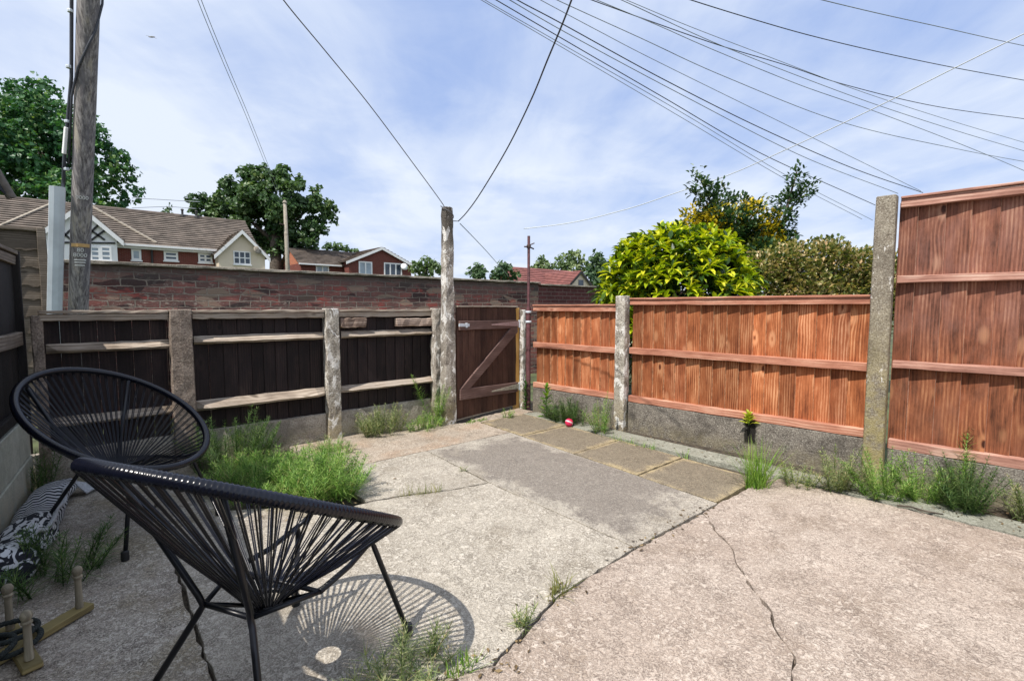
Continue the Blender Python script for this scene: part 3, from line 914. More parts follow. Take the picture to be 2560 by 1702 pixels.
t = dark_panel(-0.275, 0.415, 'dark back fence panel behind the far chair', True)
arris(-0.25, 0.415, 0.925, 'grey_rail', t)
arris(-0.25, 0.415, 0.43, 'grey_rail', t)
t = dark_panel(0.565, 1.56, 'dark back fence panel above the thick horsetail weeds', True)
arris(0.57, 1.555, 0.945, 'grey_rail', t)
arris(0.565, 1.555, 0.435, 'grey_rail', t, hgt=0.08, out=0.085)
t = dark_panel(1.69, 2.75, 'dark back fence panel with a rotten broken top rail', True)
arris(1.72, 2.745, 0.945, 'grey_rail', t)
arris(1.70, 2.745, 0.435, 'grey_rail', t)
MB().bar((1.70, YB - 0.03, 1.058), (1.95, YB - 0.03, 1.055), 0.055, 0.085, jit=0.009, segs=7).build('rail_stub', M['rotten'], t, bevel=0.006)
MB().bar((2.26, YB - 0.03, 1.045), (2.745, YB - 0.03, 1.05), 0.055, 0.075, jit=0.008, segs=10).build('rail_stub', M['rotten'], t, bevel=0.006)

rough_post('concrete_post', -0.285, 4.40, 0.06, 0.08, 1.145, 'post_brown', 'narrow brown concrete post in the back left corner', 0.98)
rough_post('concrete_post', 0.488, 4.385, 0.15, 0.11, 1.185, 'post_brown', 'wide brown concrete post behind the far chair', 0.98)
rough_post('concrete_post', 1.625, 4.385, 0.13, 0.11, 1.19, 'post_white', 'peeling white concrete post between two dark panels', 0.97)
rough_post('concrete_post', 2.715, 4.33, 0.11, 0.12, 1.19, 'post_old', 'short crumbling post leaning on the tall gate post', 0.9, jit=0.008, nz=22)
rough_post('concrete_post', 2.735, 4.16, 0.145, 0.13, 2.215, 'post_old', 'tallest crumbling concrete post with a clothes line round its top', 0.66, jit=0.005, nz=26, top='weather', lean=(0.01, 0))

for (x0, x1, mt, lb) in ((-0.43, 0.415, 'board_pale', 'concrete gravel board behind the far chair'), (0.565, 1.56, 'board_pale', 'concrete gravel board behind the thick horsetail patch'), (1.69, 2.66, 'board_pale', 'stained concrete gravel board left of the tallest post')):
    o = MB().bar((x0, YB, 0.10), (x1, YB, 0.10), 0.05, 0.27, jit=0.003, segs=14).build('gravel_board', M[mt], base=((x0 + x1) / 2, YB, 0), bevel=0.005)
    tag(o, lb, 'gravel board', 'concrete gravel boards under the fences')

# ------------------------------------------------------------------ gate
GA, GB = V(2.83, 4.13, 0), V(3.785, 4.275, 0)
gd = (GB - GA).normalized()
gn = V(gd.y, -gd.x, 0)
GL = (GB - GA).length


def gp(s, off, z):
    return GA + gd * s + gn * off + V(0, 0, z)


t = thing('gate', 'reddish brown ledged and braced garden gate', 'gate', gp(GL / 2, 0, 0.03))
b = MB()
s = 0.0
while s < GL - 0.01:
    w = min(0.092 * R.uniform(0.9, 1.1), GL - s)
    o_ = R.uniform(0, 0.003)
    b.hexa([gp(s + .001, o_, 0.03), gp(s + w - .001, o_, 0.03), gp(s + w - .001, -0.02, 0.03), gp(s + .001, -0.02, 0.03)],
           [gp(s + .001, o_, 1.20), gp(s + w - .001, o_, 1.20), gp(s + w - .001, -0.02, 1.20), gp(s + .001, -0.02, 1.20)])
    s += w
b.build('board_panel', M['gate_wood'], t, bevel=0.002)
MB().bar(gp(-0.005, 0.0, 1.209), gp(GL + .005, 0.0, 1.209), 0.045, 0.014).build('top_strip', M['grey_rail'], t, bevel=0.002)
MB().bar(gp(0.02, 0.016, 1.01), gp(GL - 0.005, 0.016, 1.0), 0.024, 0.095, up=(0, 0, 1)).build('ledge', M['gate_rail'], t, bevel=0.003)
MB().bar(gp(0.02, 0.016, 0.285), gp(GL - 0.005, 0.016, 0.25), 0.024, 0.115, up=(0, 0, 1)).build('ledge', M['gate_rail'], t, bevel=0.003)
MB().extrude([gp(0.03, 0.004, 0.345), gp(0.17, 0.004, 0.338), gp(GL - 0.005, 0.004, 0.905), gp(GL - 0.005, 0.004, 0.952), gp(GL - 0.13, 0.004, 0.954)], gn * 0.024).build('brace', M['gate_rail'], t, bevel=0.003)
for (zz, mt) in ((1.005, 'hinge'), (0.258, 'hinge_old')):
    h = MB()
    h.extrude([gp(0.50, 0.030, zz - 0.006), gp(GL + 0.012, 0.030, zz - 0.030), gp(GL + 0.012, 0.030, zz + 0.030), gp(0.50, 0.030, zz + 0.006)], gn * 0.005)
    hh = h.build('strap_hinge', M[mt], t, bevel=0.001)
    MB().tube([gp(GL + 0.016, 0.03, zz - 0.045), gp(GL + 0.016, 0.03, zz + 0.045)], 0.010, 10).build('hinge_pin', M['galv'], hh)
l = MB()
l.bar(gp(0.0, 0.034, 1.015), gp(0.15, 0.034, 1.01), 0.010, 0.030).bar(gp(0.11, 0.034, 0.985), gp(0.11, 0.034, 1.035), 0.014, 0.022, up=(1, 0, 0))
l.build('latch', M['galv'], t, bevel=0.002)


# ------------------------------------------------------------------ left fence
def lf(y, off=0.0, z=0.0):
    return V(-0.362 + 0.06 * (y - 4.3) + off, y, z)


t = thing('fence_panel', 'black stained fence panel along the left edge', 'fence panel', lf(2.4, -0.02, 0.5))
b = MB()
y = 4.42
while y > -2.2:
    w = 0.095 * R.uniform(0.9, 1.1)
    b.hexa([lf(y, -0.03, 0.5), lf(y - w + .003, -0.03, 0.5), lf(y - w + .003, -0.045, 0.5), lf(y, -0.045, 0.5)][::-1],
           [lf(y, -0.03 + R.uniform(0, .004), 1.53), lf(y - w + .003, -0.03, 1.53), lf(y - w + .003, -0.045, 1.53), lf(y, -0.045, 1.53)][::-1])
    y -= w
b.build('board_panel', M['black_board'], t)
c = MB()
c.bar(lf(4.42, -0.03, 1.545), lf(-2.2, -0.03, 1.545), 0.07, 0.022, jit=0.002, segs=20)
c.bar(lf(4.42, -0.018, 1.50), lf(-2.2, -0.018, 1.50), 0.022, 0.055, jit=0.002, segs=20)
c.build('capping', M['lap_wood'], t, bevel=0.003)
MB().bar(lf(4.40, -0.012, 1.0), lf(-2.2, -0.012, 1.0), 0.035, 0.085, jit=0.003, segs=20).build('rail', M['lap_wood'], t, bevel=0.004)
MB().bar(lf(4.40, -0.012, 0.545), lf(-2.2, -0.012, 0.545), 0.035, 0.06, jit=0.002, segs=20).build('rail', M['black_board'], t, bevel=0.004)
MB().bar(lf(4.435, -0.02, 0.02), lf(4.435, -0.02, 1.56), 0.055, 0.05, up=(0, 1, 0), jit=0.002, segs=8).build('end_post', M['black_board'], t, bevel=0.004)
o = MB().bar(lf(4.36, -0.01, 0.107), lf(-2.2, -0.01, 0.107), 0.05, 0.275, jit=0.0015, segs=24).build('gravel_board', M['plinth'], base=lf(2.4), bevel=0.004)
tag(o, 'lower concrete gravel board along the left edge behind the rolled throw', 'gravel board', 'concrete gravel boards under the fences')
o = MB().bar(lf(4.36, -0.018, 0.374), lf(-2.2, -0.018, 0.374), 0.05, 0.252, jit=0.0015, segs=24).build('gravel_board', M['plinth'], base=lf(2.4, 0, 0.245), bevel=0.004)
tag(o, 'upper concrete gravel board along the left edge under the black boards', 'gravel board', 'concrete gravel boards under the fences')

# neighbour's half closed parasol beyond the left fence; one corner droops into view
pc = V(-0.78, 3.2, 0)
t = thing('parasol', 'dark drooping corner of a half closed parasol above the left fence', 'parasol', pc)
tip = V(-0.262, 3.2, 1.675)
rr = (tip - V(pc.x, pc.y, 1.70)).length
apex = V(pc.x, pc.y, 2.95)
c, hm, rb = MB(), MB(), MB()
tips = [V(pc.x + rr * cos(k * pi / 4), pc.y + rr * sin(k * pi / 4), 1.70) for k in range(8)]
for k in range(8):
    a_, b_ = tips[k], tips[(k + 1) % 8]
    mid = (a_ + b_) / 2 * 0.8 + V(pc.x, pc.y, 1.70) * 0.2 + V(0, 0, 0.16)
    c.add([apex, a_, mid, b_, apex * .98 + V(pc.x, pc.y, 2.9) * .02, a_ - V(0, 0, .006), mid - V(0, 0, .006), b_ - V(0, 0, .006)], [(0, 1, 2), (0, 2, 3), (4, 6, 5), (4, 7, 6), (1, 5, 6, 2), (2, 6, 7, 3)])
    hm.tube([apex.lerp(a_, 0.2), apex.lerp(a_, 0.55) + (a_ - pc).normalized() * 0.01, a_], [0.012, 0.02, 0.018], 6)
c.build('canopy', M['canopy'], t)
hm.build('rib_seam', M['hem'], t, smooth=True)
MB().tube([(pc.x, pc.y, 0), (pc.x, pc.y, 3.0)], 0.02, 10).build('pole', M['canopy'], t, smooth=True)

# ------------------------------------------------------------------ brick wall, lap panel, pole behind the back fence
WY = 6.6
wl = V(-0.32, WY, 0)
t = thing('brick_wall', 'old sooty red brick wall with pale coping behind the back fence', 'brick wall', (3.0, WY + 0.1, 0))
MB().box(-0.32, 6.40, WY, WY + 0.22, -0.1, 1.645).build('brickwork', M['brick_old'], t)
MB().bar((-0.33, WY + 0.10, 1.66), (6.42, WY + 0.10, 1.66), 0.30, 0.032, jit=0.005, segs=60).build('coping', M['coping'], t, bevel=0.005)
t = thing('brick_wall', 'newer neat red brick wall continuing behind the laurel bush', 'brick wall', (9.0, WY + 0.1, 0))
MB().box(6.40, 12.0, WY + 0.004, WY + 0.22, -0.1, 1.615).build('brickwork', M['brick_new'], t)
MB().bar((6.425, WY + 0.10, 1.63), (12.0, WY + 0.10, 1.63), 0.29, 0.03, jit=0.003, segs=40).build('coping', M['coping'], t, bevel=0.004)

t = thing('lap_fence', 'grey weathered horizontal lap fence left of the telegraph pole', 'fence panel', (-1.2, 6.45, 0))
b = MB()
z = 0.05
while z < 1.88:
    w = 0.155 * R.uniform(0.85, 1.15)
    for (xa, xb) in ((-2.4, -0.72), (-0.66, -0.36)):
        n = 9
        vs, fs = [], []
        for i in range(n + 1):
            xx = xa + (xb - xa) * i / n
            dz = R.uniform(-0.012, 0.012)
            vs += [(xx, 6.452, z + dz), (xx, 6.468, z + w + 0.02), (xx, 6.482, z + w + 0.02), (xx, 6.476, z + dz)]
        for i in range(n):
            for k in range(4):
                fs.append((i * 4 + k, i * 4 + (k + 1) % 4, i * 4 + 4 + (k + 1) % 4, i * 4 + 4 + k))
        b.add(vs, fs)
    z += w
b.build('lap_boards', M['lap_wood'], t)
for xa in (-0.69, -0.345):
    MB().bar((xa, 6.44, 0), (xa, 6.44, 1.95), 0.06, 0.05, up=(0, 1, 0), jit=0.003, segs=8).build('post', M['lap_wood'], t, bevel=0.003)
MB().bar((-2.4, 6.46, 1.93), (-0.33, 6.46, 1.93), 0.06, 0.03, jit=0.004, segs=14).build('capping', M['lap_wood'], t, bevel=0.003)

pb, pt = at(196, 770, 4.62), at(222, -10, 4.05)
pdir = (pt - pb).normalized()
pg = pb - pdir * (pb.z / pdir.z)
ptop = pg + pdir * 8.2
t = thing('telegraph_pole', 'weathered wooden telegraph pole with steel cable guard', 'telegraph pole', pg)
q = MB()
nseg = 40
q.tube([pg.lerp(ptop, i / nseg) + V(0, 0, -0.1 if i == 0 else 0) for i in range(nseg + 1)], [0.074 + 0.004 * (i / nseg) + R.uniform(-.0012, .0012) for i in range(nseg + 1)], 22)
q.build('shaft', M['pole_wood'], t, smooth=True, angle=60)
toc = (V(0, 0, 0) - V(pb.x, pb.y, 0)).normalized()          # from the pole towards the yard
sdv = V(-toc.y, toc.x, 0)
if sdv.dot(RT) > 0:
    sdv = -sdv


def pp(px, py, out=0.012):
    """point on the yard side of the pole at photo height py; px counts from the pole's middle line, in metres to the right"""
    c_ = pg + pdir * ((at(198, py, 4.5).z - pg.z) / pdir.z)
    x_ = max(-0.076, min(0.076, px))
    return c_ - sdv * px + toc * (sqrt(0.078 ** 2 - x_ ** 2) + out)


def pz(z):
    return pg + pdir * ((z - pg.z) / pdir.z)


gz0, gz1 = 0.0, at(150, 486, 4.55).z
g = MB()
prof = [(-0.055, 0.0), (-0.052, 0.035), (-0.02, 0.048), (0.02, 0.048), (0.052, 0.035), (0.055, 0.0)]
gc0, gc1 = pz(0.0) + sdv * 0.165, pz(gz1) + sdv * 0.165
ring0 = [gc0 - sdv * a_ + toc * b_ for a_, b_ in prof]
ring1 = [gc1 - sdv * a_ + toc * b_ for a_, b_ in prof]
n = len(prof)
g.add(ring0 + ring1, [(i, (i + 1) % n, n + (i + 1) % n, n + i) for i in range(n)] + [tuple(range(n))[::-1], tuple(range(n, 2 * n))])
g.build('cable_guard', M['galv'], t)
cb = MB()
zt = ptop.z
cb.tube([pz(gz1 - 0.1) + sdv * 0.13, pz(gz1 + 0.25) + sdv * 0.125, pz(gz1 + 0.9) + sdv * 0.094, pz(gz1 + 1.6) + sdv * 0.108, pz(gz1 + 2.4) + sdv * 0.098, pz(zt - 0.2) + sdv * 0.11], 0.013, 8)
cb.tube([pz(gz1 + 0.2) + sdv * 0.095 + toc * 0.02, pz(gz1 + 0.75) + sdv * 0.088 + toc * 0.03, pp(-0.055, 225), pp(0.01, 172), pp(0.05, 140), pz(at(198, 60, 4.4).z) - sdv * 0.088, pz(zt - .3) - sdv * 0.09], 0.009, 8)
cb.build('pole_cable', M['cable'], t, smooth=True)
for zz in (gz1 + 0.16, gz1 + 0.55, gz1 + 0.98, gz1 + 1.4):
    MB().lathe([(0.020, -0.012), (0.022, 0.0), (0.020, 0.012)], pz(zz) + sdv * 0.112, 8).build('cable_clip', M['galv'], t)
MB().bar(pz(gz1 + 0.28) + sdv * 0.128 + toc * .01, pz(gz1 + 0.50) + sdv * 0.118 + toc * .01, 0.024, 0.03).build('junction_box', M['white'], t, bevel=0.004)


def text_mesh(txt, size, right, up, centre, out):
    cu = bpy.data.curves.new('tmp', 'FONT')
    cu.body = txt
    cu.size = size
    cu.align_x = 'CENTER'
    cu.align_y = 'CENTER'
    cu.extrude = 0.0015
    ob = bpy.data.objects.new('tmp', cu)
    COL.objects.link(ob)
    me = bpy.data.meshes.new_from_object(ob.evaluated_get(bpy.context.evaluated_depsgraph_get()))
    mm = MB()
    mm.add([centre + right * v.co.x + up * v.co.y + out * (v.co.z + 0.0) for v in me.vertices], [tuple(p_.vertices) for p_ in me.polygons])
    bpy.data.objects.remove(ob)
    return mm


def band(zz, w, mat, name, h):
    """thin plate curved round the yard side of the pole"""
    m_ = MB()
    c_ = pz(zz)
    vs, fs = [], []
    k = 8
    for i in range(k + 1):
        a_ = (-0.5 + i / k) * w
        d_ = toc * cos(a_) - sdv * sin(a_)
        for r_, z_ in ((0.0785, -h / 2), (0.0785, h / 2), (0.082, h / 2), (0.082, -h / 2)):
            vs.append(c_ + d_ * r_ + pdir * z_)
    for i in range(k):
        for j in range(4):
            fs.append((i * 4 + j, i * 4 + (j + 1) % 4, i * 4 + 4 + (j + 1) % 4, i * 4 + 4 + j))
    fs += [(0, 1, 2, 3), (k * 4 + 3, k * 4 + 2, k * 4 + 1, k * 4)]
    m_.add(vs, fs)
    return m_.build(name, M[mat], t)


zof = lambda py: at(198, py, 4.55).z
band(zof(617), 1.8, 'tagamber', 'amber_band', 0.032)
for py, w in ((652, 1.1), (658, 1.0), (665, 0.9)):
    band(zof(py), w, 'tagmat', 'white_band', 0.010)
for txt, py, sz in (('80', 629, 0.05), ('8000', 641, 0.05), ('0000', 507, 0.045)):
    text_mesh(txt, sz, -sdv, pdir, pz(zof(py)) + toc * 0.080, toc).build('number_tag', M['tagmat'], t)


# ------------------------------------------------------------------ overhead wires
def wire(pts, r, mat, label, cat, group=None, name='overhead_wire', n=6, grow=False):
    """smooth run through the points"""
    P_ = [Vector(p_) for p_ in pts]
    P_ = [P_[0] * 2 - P_[1]] + P_ + [P_[-1] * 2 - P_[-2]]
    out = []
    for i in range(1, len(P_) - 2):
        for j in range(10):
            s_ = j / 10
            a_, b_, c_, d_ = P_[i - 1:i + 3]
            out.append(0.5 * ((2 * b_) + (c_ - a_) * s_ + (2 * a_ - 5 * b_ + 4 * c_ - d_) * s_ ** 2 + (3 * b_ - a_ - 3 * c_ + d_) * s_ ** 3))
    out.append(P_[-2])
    rr_ = [max(r, 0.0008 * (q_ - V(0, 0, HC)).length) for q_ in out] if mat == 'cable_white' else r
    o_ = MB().tube(out, rr_, n).build(name, M[mat], base=out[0], smooth=True)
    return tag(o_, label, cat, group)


def span(px, d0, d1, r, mat, label, group='overhead wires crossing the sky'):
    k = len(px)
    L = [0]
    for i in range(1, k):
        L.append(L[-1] + math.hypot(px[i][0] - px[i - 1][0], px[i][1] - px[i - 1][1]))
    pts = [at(px[i][0], px[i][1], 1 / (1 / d0 + (1 / d1 - 1 / d0) * L[i] / L[-1])) for i in range(k)]
    return wire(pts, r, mat, label, 'wire', group)


span([(1120, -50), (1202, 0), (1400, 116), (1700, 292), (1960, 446), (2155, 548)], 8, 13, 0.0062, 'cable_grey', 'lowest of the wires running down behind the bushes')
span([(1128, -52), (1211, 0), (1412, 115), (1710, 285), (1966, 439), (2182, 551)], 8, 13, 0.0062, 'cable_grey', 'second lowest wire running down behind the bushes')
span([(1150, -52), (1239, 0), (1424, 108), (1657, 243), (1905, 385), (2188, 513)], 8, 13, 0.009, 'cable', 'dark wire meeting the sky just left of the tall mossy post')
span([(1185, -52), (1273, 0), (1420, 85), (1700, 235), (2004, 390), (2245, 484)], 8, 13, 0.008, 'cable_grey', 'wire dropping to the top of the tall mossy post')
span([(1195, -60), (1292, 0), (1403, 59), (1657, 198), (1905, 322), (2130, 420), (2307, 482)], 8, 13, 0.010, 'cable', 'thick dark wire dropping behind the tall red panel')
span([(1240, -60), (1350, 0), (1500, 80), (1657, 161), (2028, 343), (2302, 478)], 8, 13, 0.0065, 'cable_grey', 'faint thin wire dropping behind the tall red panel')
span([(1270, -60), (1391, 0), (1600, 95), (1812, 192), (2115, 309), (2400, 374), (2570, 406), (2700, 430)], 8, 14, 0.0075, 'cable_grey', 'long sagging wire ending lowest at the right edge')
span([(1340, -50), (1477, 0), (1632, 56), (1799, 114), (1966, 164), (2115, 213), (2338, 266), (2565, 298), (2700, 315)], 8, 14, 0.0085, 'cable', 'dark wavy wire crossing the thin ones')
span([(1370, -50), (1490, 0), (1640, 62), (1781, 124), (2000, 213), (2177, 275), (2400, 360), (2565, 429), (2700, 490)], 8, 14, 0.007, 'cable_grey', 'straight steep wire reaching the right edge low down')
span([(1430, -50), (1552, 0), (1781, 105), (2000, 192), (2202, 266), (2400, 330), (2565, 379), (2700, 420)], 8, 14, 0.007, 'cable_grey', 'wire just above the straight steep one')
span([(1440, -50), (1564, 0), (1720, 65), (1905, 136), (2152, 229), (2380, 303), (2565, 358), (2700, 398)], 8, 14, 0.006, 'cable_grey', 'thin wire weaving close to the dark wavy one')
span([(1560, -55), (1725, 0), (1880, 48), (2028, 90), (2200, 131), (2387, 170), (2565, 202), (2700, 225)], 7, 12, 0.008, 'cable', 'second highest wire at the top right')
span([(1850, -50), (2053, 0), (2200, 35), (2350, 68), (2565, 116), (2700, 140)], 7, 12, 0.0075, 'cable_grey', 'highest wire at the top right corner')
span([(2700, 20), (2562, 84), (2387, 170), (2177, 275), (1979, 368), (1818, 439), (1688, 483), (1560, 525), (1422, 558), (1310, 572)], 4.6, 30, 0.006, 'cable_white', 'single white wire slanting up to the right')
span([(470, -80), (494, 0), (555, 150), (615, 290), (664, 412), (700, 500)], 10, 26, 0.008, 'cable_grey', 'left strand of the paired wires above the middle tree')
span([(479, -80), (503, 0), (563, 150), (622, 290), (670, 412), (706, 500)], 10, 26, 0.008, 'cable_grey', 'right strand of the paired wires above the middle tree')
span([(1150, 559), (1190, 600), (1227, 640), (1270, 690)], 9, 18, 0.008, 'cable_grey', 'thin wire sloping down right of the tallest post')
span([(330, 495), (420, 500), (500, 505)], 30, 30, 0.02, 'cable_grey', 'upper of two faint wires above the long tiled roof')
span([(330, 520), (420, 517), (490, 522)], 30, 30, 0.02, 'cable_grey', 'lower of two faint wires above the long tiled roof')

# clothes line: from the house, round the tall post, and back again
tpx = 2.745
top = V(tpx, 4.16, 0)
a1 = at(1108, 512, 4.90)
a2 = at(1146, 553, 4.88)
lp = [at(650, -90, 3.0), at(708, 0, 3.25), at(815, 130, 3.75), at(923, 262, 4.2), at(1030, 405, 4.62), a1]
for k in range(0, 6):
    aa = radians(160 + k * 44)
    zz = a1.z - (a1.z - a2.z) * (k + 1) / 6.5
    lp.append(V(tpx + 0.066 * cos(aa), 4.16 + 0.062 * sin(aa), zz))
lp.append(a2)
wire(lp, 0.0042, 'rope_pale', 'clothes line from upper left looped round the tallest post', 'clothes line', name='clothes_line')
wire([a2, at(1165, 533, 4.80), at(1194, 494, 4.65), at(1240, 420, 4.3), at(1281, 347, 3.95), at(1330, 245, 3.55), at(1368, 152, 3.2), at(1403, 68, 2.95), at(1429, 0, 2.8), at(1460, -90, 2.6)], 0.0055, 'cable', 'dark slack clothes line sweeping from the tallest post up out of sight', 'clothes line', name='clothes_line')


# ------------------------------------------------------------------ chairs
TH, RA_, RB_, RZ = radians(28.2), 0.369, 0.484, 0.617


def rim_pt(a_, da=0.0, n_=0.0):
    """rim angle a_: 0 = left, 90 = front; da grows the ring, n_ lifts off its plane"""
    f_ = sin(a_) * (RB_ + da)
    s_ = cos(a_) * (RA_ + da)
    return V(f_ * cos(TH) + n_ * sin(TH), s_, RZ - f_ * sin(TH) + n_ * cos(TH))


def make_chair(label):
    t = thing('string_chair', label, 'chair', (0, 0, 0), 'black string garden chairs')
    r = MB()
    k = 690
    r.tube([rim_pt(2 * pi * i / k) for i in range(k)], [(0.0186, 0.0181, 0.0164)[i % 3] for i in range(k)], 12, closed=True)
    r.build('rim', M['cord'], t, smooth=True)
    c = MB()
    n_ = 66
    for i in range(n_):
        a_ = 2 * pi * (i + 0.5) / n_
        for e in (-1, 1):
            a2_ = a_ + e * 0.0095
            q0 = rim_pt(a2_, 0.012, -0.012)
            b_ = 2 * pi * (i + 0.5) / n_ + e * 0.035
            q1 = V(-0.013 + 0.052 * sin(b_), 0.052 * cos(b_), 0.305)
            md = q0.lerp(q1, 0.55) + V(0, 0, -0.006 + R.uniform(-.006, .004))
            c.tube([q0, md, q1 + V(0, 0, R.uniform(-.004, .006))], 0.0026, 5, cap=False)
    c.build('string_seat', M['cord'], t, smooth=True)
    MB().tube([V(-0.013 + 0.052 * cos(2 * pi * i / 24), 0.052 * sin(2 * pi * i / 24), 0.303) for i in range(24)], 0.009, 8, closed=True).build('centre_ring', M['tube'], t, smooth=True)
    J = {(-1, 1): V(-0.146, 0.09, 0.348), (-1, -1): V(-0.146, -0.09, 0.348), (1, 1): V(0.02, 0.175, 0.345), (1, -1): V(0.02, -0.175, 0.345)}
    # base frame bars
    fr = MB()
    loop = [J[(-1, 1)], J[(-1, -1)], J[(1, -1)], J[(1, 1)]]
    for i in range(4):
        fr.tube([loop[i], loop[(i + 1) % 4]], 0.0075, 8)
    for q_ in loop:
        cen = V(-0.013, 0, 0.303)
        dr = (q_ - cen)
        dr.z = 0
        fr.tube([q_, cen + dr.normalized() * 0.052], 0.0065, 8)
    fr.build('base_frame', M['tube'], t, smooth=True)
    for sd_ in (1, -1):
        j_ = J[(-1, sd_)]
        a_ = radians(-41) if sd_ == 1 else radians(180 + 52)
        up_ = rim_pt(a_, -0.03, 0.0)
        foot = V(-0.265, 0.265 * sd_, 0.012)
        lg = MB().tube([up_, up_.lerp(j_, .93), j_ + V(-.003, 0, 0), j_.lerp(foot, .07), foot], 0.0095, 10).build('leg', M['tube'], t, smooth=True)
        MB().lathe([(0.016, -0.012), (0.017, 0.0), (0.016, 0.03), (0.011, 0.034)], foot, 12).build('rubber_foot', M['rubber'], lg, smooth=True, angle=40)
        j_ = J[(1, sd_)]
        kn = V(0.285, 0.165 * sd_, 0.375)
        foot = V(0.362, 0.262 * sd_, 0.012)
        fp = rim_pt(radians(90 - 27 * sd_), 0.0, -0.02)
        lg = MB().tube([j_, j_.lerp(kn, .55) + V(0, 0, -0.012), kn, kn.lerp(foot, 0.06) + V(.004, 0, 0), foot], 0.0095, 10)
        lg.tube([kn, fp], 0.0085, 8)
        lg = lg.build('leg', M['tube'], t, smooth=True)
        MB().lathe([(0.016, -0.012), (0.017, 0.0), (0.016, 0.03), (0.011, 0.034)], foot, 12).build('rubber_foot', M['rubber'], lg, smooth=True, angle=40)
    return t


def copy_tree(o, parent=None):
    c = o.copy()
    COL.objects.link(c)
    if parent is not None:
        c.parent = parent
        c.matrix_parent_inverse = o.matrix_parent_inverse.copy()
    for ch in list(o.children):
        copy_tree(ch, c)
    return c


ch1 = make_chair('nearer black string chair seen from behind with its round shadow')
bpy.context.view_layer.update()
ch2 = copy_tree(ch1)
ch2['label'] = 'farther black string chair facing us in front of the back fence'
ch1.location = (0.373, 1.575, 0)
ch1.rotation_euler = (0, 0, radians(29.0))
ch2.location = (0.073, 3.321, 0)
ch2.rotation_euler = (0, 0, radians(-55.9))

# ------------------------------------------------------------------ quoits game
t = thing('quoits_game', 'wooden quoits cross with upright pegs at the lower left', 'garden game', (-0.25, 2.345, 0))
qc = V(-0.25, 2.345, 0)
d1, d2 = V(0.155, 0.125, 0), V(0.034, -0.130, 0)
for d_, zz, ln in ((d1, 0.0165, 1.18), (d2, 0.0125, 1.32)):
    MB().bar(qc - d_ * ln + V(0, 0, zz), qc + d_ * ln + V(0, 0, zz), 0.052, 0.026 if d_ is d1 else 0.022, jit=0.0).build('base_bar', M['game_wood'], t, bevel=0.003)
prof = [(0.0125, 0.0), (0.0125, 0.02), (0.0115, 0.03), (0.0105, 0.11), (0.011, 0.122), (0.0155, 0.126), (0.0155, 0.131), (0.0115, 0.135), (0.0135, 0.140), (0.0165, 0.149), (0.0165, 0.156), (0.012, 0.166), (0.005, 0.170)]
for d_ in (d1, d2, -d2, -d1):
    pg_ = MB().lathe(prof, qc + d_ + V(0, 0, 0.026), 16).build('peg', M['peg_wood'], t, smooth=True, angle=50)


def rope_ring(c, r, tilt, label):
    k = 140
    o_ = MB()
    for s_ in range(3):
        pts = []
        for i in range(k):
            a_ = 2 * pi * i / k
            tw = a_ * 14 + s_ * 2 * pi / 3
            rr_ = r + 0.0045 * cos(tw)
            pts.append(V(c[0] + rr_ * cos(a_), c[1] + rr_ * sin(a_), c[2] + 0.0045 * sin(tw) + tilt * cos(a_ - 0.6) * r))
        o_.tube(pts, 0.0052, 6, closed=True)
    tag(o_.build('rope_ring', M['rope_dark'], base=c, smooth=True), label, 'rope ring', 'dark rope rings dropped on the quoits game')


rope_ring((-0.262, 2.325, 0.042), 0.068, 0.10, 'dark rope ring lying over the bar nearest the front peg')
rope_ring((-0.285, 2.385, 0.060), 0.080, -0.10, 'dark rope ring leaning round the back peg')
rope_ring((-0.335, 2.31, 0.052), 0.078, 0.1, 'dark rope ring half cut off at the left edge of the photo')

# ------------------------------------------------------------------ rolled throw
t = thing('rolled_throw', 'rolled black and white patterned throw lying by the left plinth', 'blanket', (-0.33, 2.85, 0))
th_ = MB()
pts0, n = [], 18
L_ = 34
c0, c1 = V(-0.365, 2.86, 0), V(-0.185, 4.17, 0)
vs, fs = [], []
for i in range(L_ + 1):
    q = i / L_
    c_ = c0.lerp(c1, q)
    c_.x += 0.02 * sin(q * 5) - 0.05 * q * (1 - q)
    e = 1.0 if 0 < i < L_ else 0.82
    wq = (0.115 - 0.03 * q + 0.008 * sin(q * 23)) * e
    hq = (0.155 - 0.03 * q + 0.012 * sin(q * 17 + 1)) * e
    for j in range(n):
        a_ = 2 * pi * j / n
        lob = 1 + 0.10 * cos(3 * a_ + 2.0 + q * 2.5) + 0.04 * sin(5 * a_ + q * 9)
        vs.append((c_.x + wq * cos(a_) * lob, c_.y, max(0.002, hq / 2 + hq / 2 * sin(a_) * lob)))
for i in range(L_):
    for j in range(n):
        fs.append((i * n + j, i * n + (j + 1) % n, (i + 1) * n + (j + 1) % n, (i + 1) * n + j))
fs.append(tuple(range(n - 1, -1, -1)))
fs.append(tuple(L_ * n + j for j in range(n)))
th_.add(vs, fs)
th_.build('cloth', M['weave'], t, smooth=True, angle=60)
hp = []
for i in range(L_ + 1):
    q = i / L_
    hp.append(V(*vs[i * n + 2]) + V(0.004, 0, 0.004) if i else V(*vs[2]))
MB().tube([V(*vs[i * n + (2 if i > 8 else 3)]) + V(0.003, 0, 0.004) for i in range(3, L_)], 0.011, 8).build('hem', M['weave_hem'], t, smooth=True)
MB().extrude([V(-0.09, 4.02, 0.015), V(-0.02, 4.13, 0.02), V(-0.06, 4.2, 0.02), V(-0.16, 4.08, 0.10)], V(0.004, -0.004, 0.010)).build('loose_corner', M['weave_hem'], t, bevel=0.003)

